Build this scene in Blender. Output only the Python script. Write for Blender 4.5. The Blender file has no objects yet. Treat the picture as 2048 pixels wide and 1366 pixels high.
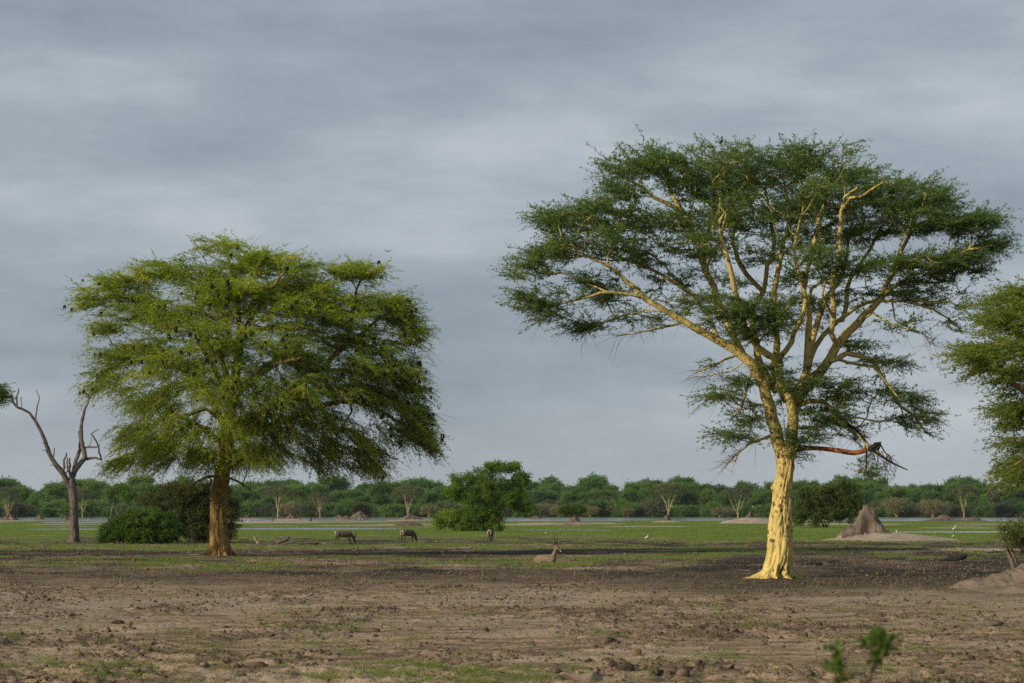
import bpy, math, random
import numpy as np
from math import radians, sin, cos, pi

random.seed(7)
RNG = np.random.default_rng(11)
SC = bpy.context.scene
COL = SC.collection

# ------------------------------------------------------------------ camera, sky, sun, exposure
CAM_H, FPX = 3.0, 4836.0          # eye height (m); focal length in pixels of a 2048 wide frame (85 mm)
HOR = 1022.0                      # row of the true horizon
cam = bpy.data.cameras.new('camera')
cam.sensor_width = 36.0
cam.lens = FPX / 2048 * 36.0
cam.shift_y = (HOR - 683.0) / 2048
cam.clip_start, cam.clip_end = 0.5, 30000
cam.dof.use_dof = True
cam.dof.focus_distance = 112
cam.dof.aperture_fstop = 3.3
camo = bpy.data.objects.new('camera', cam)
camo.location = (0, 0, CAM_H)
camo.rotation_euler = (pi / 2, 0, 0)
COL.objects.link(camo)
SC.camera = camo

SUN_EL, SUN_AZ = radians(20), radians(57)      # azimuth: from straight behind the camera towards the left
sun_to = np.array([-sin(SUN_AZ) * cos(SUN_EL), -cos(SUN_AZ) * cos(SUN_EL), sin(SUN_EL)])
sl = bpy.data.lights.new('sun', 'SUN')
sl.energy = 3.7
sl.angle = radians(1.5)
sl.color = (1.0, 0.86, 0.66)
so = bpy.data.objects.new('sun', sl)
from mathutils import Vector
so.rotation_euler = Vector(sun_to).to_track_quat('Z', 'Y').to_euler()
so.location = (-40, -40, 60)
COL.objects.link(so)

W = bpy.data.worlds.new('World')
SC.world = W
W.use_nodes = True
nt = W.node_tree
nt.nodes.clear()
def N(tree, typ, **kw):
    n = tree.nodes.new(typ)
    for k, v in kw.items():
        setattr(n, k, v)
    return n
out = N(nt, 'ShaderNodeOutputWorld')
bg = N(nt, 'ShaderNodeBackground')
bg.inputs['Strength'].default_value = 0.1
sky = N(nt, 'ShaderNodeTexSky')
sky.sky_type = 'NISHITA'
sky.sun_disc = False
sky.sun_elevation = SUN_EL
sky.sun_rotation = math.atan2(sun_to[0], sun_to[1])
tc = N(nt, 'ShaderNodeTexCoord')
def cloud(scale, loc, detail, rough, dist=0.0):
    m = N(nt, 'ShaderNodeMapping')
    m.inputs['Scale'].default_value = scale
    m.inputs['Location'].default_value = loc
    nt.links.new(tc.outputs['Generated'], m.inputs['Vector'])
    n = N(nt, 'ShaderNodeTexNoise')
    n.inputs['Scale'].default_value = 1.0
    n.inputs['Detail'].default_value = detail
    n.inputs['Roughness'].default_value = rough
    n.inputs['Distortion'].default_value = dist
    nt.links.new(m.outputs['Vector'], n.inputs['Vector'])
    return n.outputs['Fac']
def wmath(op, a, b):
    n = N(nt, 'ShaderNodeMath', operation=op)
    for i, v in enumerate((a, b)):
        if isinstance(v, (int, float)):
            n.inputs[i].default_value = v
        else:
            nt.links.new(v, n.inputs[i])
    return n.outputs[0]
c1 = cloud((4.5, 4.5, 17), (16.73, 9.53, 12.78), 6, 0.52, 0.0)
c2 = cloud((12, 12, 44), (2.0, 5.0, 1.0), 8, 0.64, 0.10)
c3 = cloud((2.4, 2.4, 7), (3.01, 12.7, 17.36), 2, 0.4)
mixv = wmath('ADD', wmath('ADD', wmath('MULTIPLY', c1, 0.51), wmath('MULTIPLY', c2, 0.19)), wmath('MULTIPLY', c3, 0.30))
cr = N(nt, 'ShaderNodeValToRGB')
cr.color_ramp.elements[0].position = 0.38
cr.color_ramp.elements[0].color = (1.85, 2.26, 2.74, 1)
cr.color_ramp.elements[1].position = 0.63
cr.color_ramp.elements[1].color = (4.6, 4.98, 5.36, 1)
e = cr.color_ramp.elements.new(0.50)
e.color = (2.90, 3.32, 3.80, 1)
nt.links.new(mixv, cr.inputs['Fac'])
mx = N(nt, 'ShaderNodeMix', data_type='RGBA')
mx.inputs['Factor'].default_value = 0.93
nt.links.new(sky.outputs['Color'], mx.inputs['A'])
sepn = N(nt, 'ShaderNodeSeparateXYZ')
nt.links.new(tc.outputs['Generated'], sepn.inputs[0])
hz = N(nt, 'ShaderNodeMapRange'); hz.interpolation_type = 'SMOOTHSTEP'
nt.links.new(sepn.outputs['Z'], hz.inputs['Value'])
hz.inputs['From Min'].default_value = 0.0; hz.inputs['From Max'].default_value = 0.055
hz.inputs['To Min'].default_value = 0.75; hz.inputs['To Max'].default_value = 0.0
mh = N(nt, 'ShaderNodeMix', data_type='RGBA')
nt.links.new(hz.outputs['Result'], mh.inputs['Factor'])
nt.links.new(cr.outputs['Color'], mh.inputs['A'])
mh.inputs['B'].default_value = (3.6, 4.0, 4.35, 1)
nt.links.new(mh.outputs['Result'], mx.inputs['B'])
nt.links.new(mx.outputs['Result'], bg.inputs['Color'])
nt.links.new(bg.outputs['Background'], out.inputs['Surface'])

SC.view_settings.view_transform = 'Standard'
SC.view_settings.look = 'None'
SC.view_settings.exposure = 0.25
SC.view_settings.gamma = 1.0
SC.view_settings.use_curve_mapping = False
SC.render.engine = 'CYCLES'
SC.cycles.max_bounces = 6
SC.cycles.diffuse_bounces = 3
SC.cycles.transmission_bounces = 4
SC.cycles.use_denoising = False
SC.cycles.sample_clamp_indirect = 1.5
SC.cycles.sample_clamp_direct = 3.0

# ------------------------------------------------------------------ helpers
def P(px, py, y):
    """world point that the photograph shows at pixel (px, py) if it stands y metres away"""
    return np.array([(px - 1024) / FPX * y, y, CAM_H - (py - HOR) / FPX * y])

def gy(py):
    return CAM_H * FPX / (py - HOR)

def _h(ix, iy, seed):
    ix = ix.astype(np.int64).astype(np.uint32)
    iy = iy.astype(np.int64).astype(np.uint32)
    h = ix * np.uint32(374761393) + iy * np.uint32(668265263) + np.uint32(seed * 2246822519 & 0xffffffff)
    h = (h ^ (h >> np.uint32(13))) * np.uint32(1274126177)
    h = h ^ (h >> np.uint32(16))
    return (h & np.uint32(0xffffff)).astype(np.float64) / 0xffffff

def vnoise(x, y, seed=0):
    x = np.asarray(x, float); y = np.asarray(y, float)
    ix = np.floor(x); iy = np.floor(y)
    fx = x - ix; fy = y - iy
    fx = fx * fx * fx * (fx * (fx * 6 - 15) + 10); fy = fy * fy * fy * (fy * (fy * 6 - 15) + 10)
    a = _h(ix, iy, seed); b = _h(ix + 1, iy, seed); c = _h(ix, iy + 1, seed); d = _h(ix + 1, iy + 1, seed)
    return (a * (1 - fx) + b * fx) * (1 - fy) + (c * (1 - fx) + d * fx) * fy

def fbm(x, y, seed=0, oct=4, gain=0.5):
    s = 0.0; amp = 1.0; tot = 0.0
    for o in range(oct):
        s = s + amp * vnoise(x * 2 ** o + 17.3 * o, y * 2 ** o - 9.1 * o, seed + o)
        tot += amp; amp *= gain
    return s / tot

def smooth(a, b, x):
    t = np.clip((x - a) / (b - a), 0, 1)
    return t * t * (3 - 2 * t)

def mesh_np(name, V, F4=None, F3=None, shade_smooth=False, fattr=None, vattr=None):
    """mesh from numpy arrays: V (n,3), quads, triangles; fattr/vattr: name -> float array"""
    me = bpy.data.meshes.new(name)
    F4 = np.zeros((0, 4), np.int32) if F4 is None or len(F4) == 0 else np.asarray(F4, np.int32)
    F3 = np.zeros((0, 3), np.int32) if F3 is None or len(F3) == 0 else np.asarray(F3, np.int32)
    me.vertices.add(len(V))
    me.vertices.foreach_set('co', np.ascontiguousarray(V, np.float32).ravel())
    me.loops.add(F4.size + F3.size)
    me.loops.foreach_set('vertex_index', np.concatenate([F4.ravel(), F3.ravel()]).astype(np.int32))
    me.polygons.add(len(F4) + len(F3))
    st = np.concatenate([np.arange(len(F4)) * 4, F4.size + np.arange(len(F3)) * 3]).astype(np.int32)
    me.polygons.foreach_set('loop_start', st)
    me.update(calc_edges=True)
    if shade_smooth:
        me.polygons.foreach_set('use_smooth', np.ones(len(me.polygons), bool))
    for dom, d in (('FACE', fattr), ('POINT', vattr)):
        for k, v in (d or {}).items():
            a = me.attributes.new(k, 'FLOAT', dom)
            a.data.foreach_set('value', np.ascontiguousarray(v, np.float32))
    return me

def obj(name, me, mat=None, parent=None, loc=(0, 0, 0)):
    o = bpy.data.objects.new(name, me)
    if mat is not None and me is not None and len(me.materials) == 0:
        me.materials.append(mat)
    o.location = tuple(float(c) for c in loc)
    if parent is not None:
        o.parent = parent
    COL.objects.link(o)
    return o

def tag(o, label=None, cat=None, group=None, kind=None):
    if label: o['label'] = label
    if cat: o['category'] = cat
    if group: o['group'] = group
    if kind: o['kind'] = kind
    return o

def thing(name, loc, label, cat, group=None, rz=0.0, scale=1.0):
    o = obj(name, None, None, None, loc)
    o.rotation_euler = (0, 0, rz)
    o.scale = (scale,) * 3
    return tag(o, label, cat, group)

def dup(root, loc, rz=0.0, scale=(1, 1, 1), label=None, group=None):
    r = root.copy(); COL.objects.link(r)
    r.location = tuple(float(c) for c in loc); r.rotation_euler = (0, 0, rz); r.scale = scale
    if label: r['label'] = label
    if group: r['group'] = group
    for ch in list(root.children):
        c = ch.copy(); COL.objects.link(c); c.parent = r
        for g in ch.children:
            d = g.copy(); COL.objects.link(d); d.parent = c
    return r

# ------------------------------------------------------------------ materials
class MT:
    def __init__(s, name):
        s.m = bpy.data.materials.new(name); s.m.use_nodes = True
        s.t = s.m.node_tree; s.t.nodes.clear()
        s.out = N(s.t, 'ShaderNodeOutputMaterial')
        s.co = N(s.t, 'ShaderNodeTexCoord')
        s.geo = N(s.t, 'ShaderNodeNewGeometry')
    def link(s, a, b): s.t.links.new(a, b)
    def setin(s, sock, v):
        if isinstance(v, (int, float)): sock.default_value = v
        elif isinstance(v, (tuple, list)): sock.default_value = tuple(v) + ((1,) if len(v) == 3 and sock.type == 'RGBA' else ())
        else: s.link(v, sock)
    def noise(s, scale, detail=4, rough=0.5, dist=0.0, vec=None, stretch=None, world=True):
        v = vec or (s.geo.outputs['Position'] if world else s.co.outputs['Object'])
        if stretch:
            m = N(s.t, 'ShaderNodeMapping'); m.inputs['Scale'].default_value = stretch
            s.link(v, m.inputs['Vector']); v = m.outputs['Vector']
        n = N(s.t, 'ShaderNodeTexNoise')
        n.inputs['Scale'].default_value = scale; n.inputs['Detail'].default_value = detail
        n.inputs['Roughness'].default_value = rough; n.inputs['Distortion'].default_value = dist
        s.link(v, n.inputs['Vector'])
        return n.outputs['Fac']
    def vor(s, scale, vec=None, stretch=None, world=False, rnd=1.0):
        v = vec or (s.geo.outputs['Position'] if world else s.co.outputs['Object'])
        if stretch:
            m = N(s.t, 'ShaderNodeMapping'); m.inputs['Scale'].default_value = stretch
            s.link(v, m.inputs['Vector']); v = m.outputs['Vector']
        n = N(s.t, 'ShaderNodeTexVoronoi'); n.inputs['Scale'].default_value = scale
        n.inputs['Randomness'].default_value = rnd
        s.link(v, n.inputs['Vector'])
        return n.outputs['Distance']
    def math(s, op, a, b=0.0, clamp=False):
        n = N(s.t, 'ShaderNodeMath', operation=op); n.use_clamp = clamp
        s.setin(n.inputs[0], a); s.setin(n.inputs[1], b)
        return n.outputs[0]
    def ramp(s, fac, a, b, lo=0.0, hi=1.0):
        n = N(s.t, 'ShaderNodeMapRange'); n.interpolation_type = 'SMOOTHSTEP'
        s.setin(n.inputs['Value'], fac)
        n.inputs['From Min'].default_value = a; n.inputs['From Max'].default_value = b
        n.inputs['To Min'].default_value = lo; n.inputs['To Max'].default_value = hi
        return n.outputs['Result']
    def mix(s, f, a, b):
        n = N(s.t, 'ShaderNodeMix', data_type='RGBA')
        s.setin(n.inputs['Factor'], f); s.setin(n.inputs['A'], a); s.setin(n.inputs['B'], b)
        return n.outputs['Result']
    def attr(s, name):
        n = N(s.t, 'ShaderNodeAttribute'); n.attribute_name = name
        return n.outputs['Fac']
    def bump(s, h, strength, dist):
        n = N(s.t, 'ShaderNodeBump'); n.inputs['Strength'].default_value = strength
        n.inputs['Distance'].default_value = dist
        s.setin(n.inputs['Height'], h)
        return n.outputs['Normal']
    def principled(s, col, rough=0.8, spec=0.3, normal=None):
        b = N(s.t, 'ShaderNodeBsdfPrincipled')
        s.setin(b.inputs['Base Color'], col); s.setin(b.inputs['Roughness'], rough)
        b.inputs['Specular IOR Level'].default_value = spec
        if normal is not None: s.link(normal, b.inputs['Normal'])
        return b.outputs['BSDF']
    def done(s, sh):
        s.link(sh, s.out.inputs['Surface'])
        return s.m

def leaf_mat(name, dark, mid, light, trans=0.35, nscale=0.25, per_tree=False):
    t = MT(name)
    f = t.attr('tint')
    n = t.noise(nscale, 2)
    f2 = t.math('ADD', t.math('MULTIPLY', f, 0.6), t.math('MULTIPLY', t.ramp(n, 0.3, 0.7), 0.4))
    if per_tree:
        oi = N(t.t, 'ShaderNodeObjectInfo')
        f2 = t.math('ADD', t.math('MULTIPLY', f2, 0.6), t.math('MULTIPLY', oi.outputs['Random'], 0.45))
    c = t.mix(t.ramp(f2, 0.0, 0.55), dark, mid)
    c = t.mix(t.ramp(f2, 0.5, 1.0), c, light)
    d = t.principled(c, 0.6, 0.25)
    tr = N(t.t, 'ShaderNodeBsdfTranslucent')
    br = N(t.t, 'ShaderNodeVectorMath', operation='SCALE')
    t.link(t.mix(0.35, c, (light[0] * 1.1, light[1] * 1.2, light[2] * 0.5)), br.inputs[0]); br.inputs['Scale'].default_value = 2.0
    t.link(br.outputs[0], tr.inputs['Color'])
    m = N(t.t, 'ShaderNodeMixShader'); m.inputs[0].default_value = min(0.6, trans * 1.35)
    t.link(d, m.inputs[1]); t.link(tr.outputs[0], m.inputs[2])
    return t.done(m.outputs[0])

def bark_mat(name, base, base2, twig, spot, spots=0.5, rtw=0.035, scale=1.0, bumpd=0.03, limb=None, streak=0.0):
    """smooth bark: pale where thick, twig colour where thin ('rad' = radius of the limb in metres), dark scars"""
    t = MT(name)
    r = t.attr('rad')
    n1 = t.noise(1.3 * scale, 5, 0.6, world=False)
    n2 = t.noise(7 * scale, 4, 0.6, world=False, stretch=(1, 1, 0.35))
    c = t.mix(t.ramp(n1, 0.35, 0.68), base, base2)
    c = t.mix(t.ramp(n2, 0.45, 0.75, 0, 0.4), c, (base2[0] * 0.6, base2[1] * 0.58, base2[2] * 0.5))
    if limb:
        c = t.mix(t.ramp(r, 0.10, 0.30, 0.9, 0), c, t.mix(t.ramp(n1, 0.35, 0.65), limb, tuple(q * 0.72 for q in limb)))
    if streak:
        st = t.ramp(t.noise(5.5 * scale, 4, 0.6, world=False, stretch=(1, 1, 0.10)), 0.54, 0.68)
        st = t.math('MULTIPLY', st, t.ramp(t.noise(0.7 * scale, 3, world=False), 0.42, 0.60, 0.25, 1))
        c = t.mix(t.math('MULTIPLY', st, streak), c, (0.16, 0.125, 0.045))
        c = t.mix(t.ramp(t.noise(2.6 * scale, 5, 0.7, world=False), 0.56, 0.72, 0, 0.55), c, (0.50, 0.30, 0.08))
    v = t.vor(4.6 * scale, stretch=(1, 1, 0.6))
    wob = t.noise(11 * scale, 4, 0.65, world=False)
    vs = t.math('ADD', v, t.math('MULTIPLY', t.math('SUBTRACT', wob, 0.5), 1.3))
    big = t.noise(1.1 * scale, 3, 0.6, world=False)
    vs = t.math('SUBTRACT', vs, t.math('MULTIPLY', t.ramp(big, 0.45, 0.72), 0.32))
    sp = t.ramp(vs, 0.11, 0.17, 1, 0)
    fine = t.math('MULTIPLY', t.ramp(t.noise(16 * scale, 2, 0.5, world=False, stretch=(1, 1, 0.6)), 0.66, 0.70), t.ramp(big, 0.40, 0.55))
    sp = t.math('MAXIMUM', sp, fine)
    sp = t.math('MULTIPLY', sp, spots)
    c = t.mix(sp, c, spot)
    c = t.mix(t.ramp(r, rtw * 0.5, rtw * 1.6, 1, 0), c, twig)
    nb = t.bump(t.math('ADD', n2, t.math('MULTIPLY', sp, -0.6)), 0.9, bumpd * 1.8)
    return t.done(t.principled(c, 0.75, 0.25, nb))

M = {}
M['fever_bark'] = bark_mat('fever_bark', (0.61, 0.465, 0.16), (0.47, 0.37, 0.12), (0.050, 0.038, 0.026), (0.085, 0.030, 0.016), 0.9, limb=(0.52, 0.42, 0.145), streak=0.6, rtw=0.015)
M['left_bark'] = bark_mat('left_bark', (0.20, 0.145, 0.05), (0.13, 0.10, 0.04), (0.21, 0.18, 0.06), (0.09, 0.035, 0.015), 0.9)
M['left_trunk'] = bark_mat('left_trunk', (0.38, 0.245, 0.070), (0.19, 0.125, 0.042), (0.21, 0.18, 0.06), (0.14, 0.036, 0.012), 1.0, scale=1.0, streak=1.0)
M['far_bark'] = bark_mat('far_bark', (0.36, 0.30, 0.155), (0.28, 0.23, 0.12), (0.22, 0.19, 0.11), (0.2, 0.15, 0.1), 0.1, rtw=0.02)
M['dull_bark'] = bark_mat('dull_bark', (0.16, 0.13, 0.09), (0.11, 0.09, 0.065), (0.12, 0.10, 0.06), (0.05, 0.04, 0.03), 0.4)
M['dead_wood'] = bark_mat('dead_wood', (0.155, 0.128, 0.108), (0.085, 0.068, 0.058), (0.12, 0.10, 0.085), (0.03, 0.024, 0.02), 0.6, scale=1.6, bumpd=0.05)
M['burnt_wood'] = bark_mat('burnt_wood', (0.030, 0.025, 0.022), (0.016, 0.013, 0.012), (0.03, 0.024, 0.02), (0.008, 0.007, 0.007), 0.6, scale=2)
M['red_wood'] = bark_mat('red_wood', (0.36, 0.13, 0.035), (0.24, 0.085, 0.03), (0.05, 0.03, 0.022), (0.04, 0.018, 0.012), 0.9, scale=2)
M['pale_stick'] = bark_mat('pale_stick', (0.34, 0.27, 0.19), (0.24, 0.18, 0.12), (0.32, 0.25, 0.17), (0.1, 0.07, 0.05), 0.4, scale=3)
M['leaf_right'] = leaf_mat('leaf_right', (0.048, 0.100, 0.038), (0.098, 0.168, 0.046), (0.20, 0.255, 0.050), 0.38)
M['leaf_left'] = leaf_mat('leaf_left', (0.050, 0.110, 0.013), (0.128, 0.222, 0.018), (0.42, 0.42, 0.028), 0.42)
M['leaf_edge'] = leaf_mat('leaf_edge', (0.050, 0.100, 0.024), (0.105, 0.168, 0.030), (0.26, 0.29, 0.044), 0.38)
M['leaf_bush'] = leaf_mat('leaf_bush', (0.034, 0.072, 0.016), (0.076, 0.140, 0.022), (0.26, 0.33, 0.040), 0.38)
M['leaf_dark'] = leaf_mat('leaf_dark', (0.032, 0.048, 0.015), (0.064, 0.082, 0.022), (0.13, 0.115, 0.035), 0.3)
M['leaf_vivid'] = leaf_mat('leaf_vivid', (0.028, 0.064, 0.011), (0.058, 0.112, 0.016), (0.12, 0.170, 0.022), 0.34)
M['leaf_olive'] = leaf_mat('leaf_olive', (0.030, 0.062, 0.014), (0.066, 0.105, 0.020), (0.18, 0.16, 0.036), 0.3, 0.5)
M['leaf_far'] = leaf_mat('leaf_far', (0.034, 0.082, 0.026), (0.070, 0.148, 0.034), (0.150, 0.225, 0.042), 0.34, 0.06, True)
M['leaf_far_fever'] = leaf_mat('leaf_far_fever', (0.055, 0.075, 0.034), (0.085, 0.105, 0.045), (0.12, 0.135, 0.055), 0.25, 0.1)
M['leaf_tan'] = leaf_mat('leaf_tan', (0.095, 0.098, 0.048), (0.155, 0.145, 0.072), (0.225, 0.20, 0.10), 0.25, 0.2, True)
M['leaf_grey'] = leaf_mat('leaf_grey', (0.050, 0.070, 0.036), (0.085, 0.105, 0.055), (0.125, 0.135, 0.075), 0.25, 0.1, True)
M['leaf_sapling'] = leaf_mat('leaf_sapling', (0.020, 0.050, 0.009), (0.042, 0.088, 0.013), (0.13, 0.17, 0.02), 0.3)
M['grass'] = leaf_mat('grass_blades', (0.075, 0.115, 0.018), (0.13, 0.185, 0.025), (0.22, 0.23, 0.05), 0.3, 0.05)
M['straw'] = leaf_mat('straw', (0.16, 0.12, 0.06), (0.24, 0.185, 0.095), (0.33, 0.27, 0.15), 0.2, 0.2)

def soil_mats():
    t = MT('plain_soil')
    g, d, s = t.attr('grass'), t.attr('dark'), t.attr('sand')
    pos = t.geo.outputs['Position']
    n0 = t.noise(0.16, 5, 0.6)
    n1 = t.noise(0.9, 6, 0.65)
    n2 = t.noise(4.5, 6, 0.7)
    n3 = t.noise(19, 4, 0.65)
    n4 = t.noise(1.0, 6, 0.7, stretch=(0.55, 1.1, 1))
    crust = t.mix(t.ramp(n4, 0.40, 0.60), (0.180, 0.122, 0.078), (0.50, 0.355, 0.230))
    crust = t.mix(t.ramp(n2, 0.50, 0.62, 0, 0.7), crust, (0.095, 0.066, 0.045))
    crust = t.mix(t.ramp(n0, 0.48, 0.66, 0, 0.6), crust, (0.56, 0.43, 0.305))
    crust = t.mix(t.ramp(n3, 0.55, 0.68, 0, 0.6), crust, (0.070, 0.050, 0.036))
    mud = t.mix(t.ramp(n1, 0.35, 0.7), (0.020, 0.016, 0.013), (0.062, 0.048, 0.035))
    mud = t.mix(t.ramp(n2, 0.55, 0.75, 0, 0.6), mud, (0.105, 0.082, 0.058))
    c = t.mix(d, crust, mud)
    sand = t.mix(t.ramp(n1, 0.35, 0.7), (0.34, 0.27, 0.20), (0.46, 0.38, 0.30))
    c = t.mix(s, c, sand)
    gr = t.mix(t.ramp(n0, 0.35, 0.65), (0.092, 0.152, 0.020), (0.150, 0.205, 0.034))
    gr = t.mix(t.ramp(n1, 0.5, 0.8, 0, 0.5), gr, (0.12, 0.14, 0.035))
    gf = t.math('ADD', g, t.math('MULTIPLY', t.math('SUBTRACT', n2, 0.5), 1.1))
    c = t.mix(t.ramp(gf, 0.32, 0.62), c, gr)
    hgt = t.math('ADD', t.math('MULTIPLY', n2, 0.7), t.math('MULTIPLY', n3, 0.35))
    nb = t.bump(hgt, 1.0, 0.16)
    M['soil'] = t.done(t.principled(c, 0.95, 0.15, nb))
    t = MT('clod_soil')
    n1 = t.noise(3, 5, 0.65); n2 = t.noise(16, 4, 0.7)
    c = t.mix(t.ramp(n1, 0.35, 0.65), (0.050, 0.036, 0.026), (0.205, 0.147, 0.100))
    t_b = t.bump(n2, 0.8, 0.03)
    M['clod'] = t.done(t.principled(c, 0.95, 0.15, t_b))
    t = MT('mound_soil')
    n1 = t.noise(0.7, 5, 0.65, world=False); n2 = t.noise(4.5, 6, 0.7, world=False)
    s = t.attr('skirt')
    c = t.mix(t.ramp(n1, 0.35, 0.68), (0.088, 0.067, 0.051), (0.188, 0.147, 0.113))
    c = t.mix(t.ramp(n2, 0.52, 0.75, 0, 0.6), c, (0.06, 0.045, 0.035))
    sk = t.mix(t.ramp(n1, 0.35, 0.7), (0.30, 0.235, 0.172), (0.43, 0.35, 0.27))
    sk = t.mix(t.ramp(n2, 0.55, 0.75, 0, 0.45), sk, (0.14, 0.12, 0.07))
    c = t.mix(s, c, sk)
    M['mound'] = t.done(t.principled(c, 0.95, 0.1, t.bump(n2, 0.9, 0.12)))
    t = MT('stone')
    n1 = t.noise(9, 5, 0.6, world=False)
    c = t.mix(t.ramp(n1, 0.35, 0.65), (0.13, 0.085, 0.05), (0.25, 0.17, 0.10))
    M['stone'] = t.done(t.principled(c, 0.9, 0.2, t.bump(n1, 0.6, 0.03)))
    t = MT('water')
    nb = t.bump(t.noise(1.2, 4, 0.6, stretch=(1, 0.35, 1)), 0.35, 0.08)
    M['water'] = t.done(t.principled((0.045, 0.05, 0.045), 0.12, 0.5, nb))
soil_mats()

def flat_mat(name, a, b=None, scale=8, rough=0.8, spec=0.2):
    t = MT(name)
    c = t.mix(t.ramp(t.noise(scale, 3, world=False), 0.35, 0.65), a, b or tuple(v * 0.75 for v in a))
    return t.done(t.principled(c, rough, spec))
M['horn'] = flat_mat('horn', (0.05, 0.042, 0.036), rough=0.5)
M['white_fur'] = flat_mat('white_fur', (0.62, 0.56, 0.48))
M['tail_fur'] = flat_mat('tail_fur', (0.055, 0.042, 0.034))
M['pod'] = flat_mat('pod', (0.012, 0.011, 0.012), (0.020, 0.017, 0.016))
M['bird_white'] = flat_mat('bird_white', (0.78, 0.77, 0.74))
M['bird_black'] = flat_mat('bird_black', (0.015, 0.015, 0.018))
M['bill'] = flat_mat('bill', (0.5, 0.32, 0.06))
M['baboon_fur'] = flat_mat('baboon_fur', (0.17, 0.12, 0.065))
M['baboon_dark'] = flat_mat('baboon_dark', (0.030, 0.025, 0.024))
def coat(name, body, leg, zl):
    t = MT(name)
    sep = N(t.t, 'ShaderNodeSeparateXYZ'); t.link(t.co.outputs['Object'], sep.inputs[0])
    n = t.noise(6, 4, world=False)
    c = t.mix(t.ramp(n, 0.35, 0.65), body, tuple(v * 0.78 for v in body))
    if zl:
        c = t.mix(t.ramp(sep.outputs['Z'], zl - 0.08, zl + 0.12, 1, 0), c, leg)
    return t.done(t.principled(c, 0.8, 0.2))
M['coat'] = coat('coat', (0.118, 0.086, 0.064), (0.035, 0.026, 0.022), 0.42)
M['coat_lying'] = coat('coat_lying', (0.20, 0.142, 0.096), (0.04, 0.03, 0.02), None)

# ------------------------------------------------------------------ ground: one sheet to the horizon
def pool(x, y, cx, cy, rx, ry, seed, rag=0.35):
    n = fbm(x / (rx * 0.35) + seed, y / (ry * 0.9), seed, 3) - 0.5
    return smooth(1.0, 0.86, np.sqrt(((x - cx) / rx) ** 2 + ((y - cy) / ry) ** 2) + n * rag)

def water_mask(x, y):
    near = 730 + 60 * (fbm(x / 60, y * 0 + 3.1, 5, 3) - 0.5) + 25 * np.sin(x / 47.0)
    far = 1130 + 70 * (fbm(x / 90, y * 0 + 8.7, 9, 3) - 0.5)
    r = smooth(near - 8, near + 8, y) * smooth(far + 10, far - 10, y)
    isl = smooth(0.60, 0.66, fbm(x / 45 + 5, y / 120, 31, 3))
    r = r * (1 - 0.95 * isl * smooth(860, 800, y))
    m = np.maximum(r, pool(x, y, -36, 413, 17.5, 22, 3, 0.25))
    m = np.maximum(m, pool(x, y, -62, 405, 20, 16, 7, 0.3))
    m = np.maximum(m, pool(x, y, 8.5, 382, 10, 9, 12, 0.3))
    m = np.maximum(m, pool(x, y, 77, 348, 25, 15, 15, 0.25))
    m = np.maximum(m, pool(x, y, -115, 660, 14, 30, 18))
    m = np.maximum(m, pool(x, y, -86, 470, 4, 12, 19))
    return m

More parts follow.
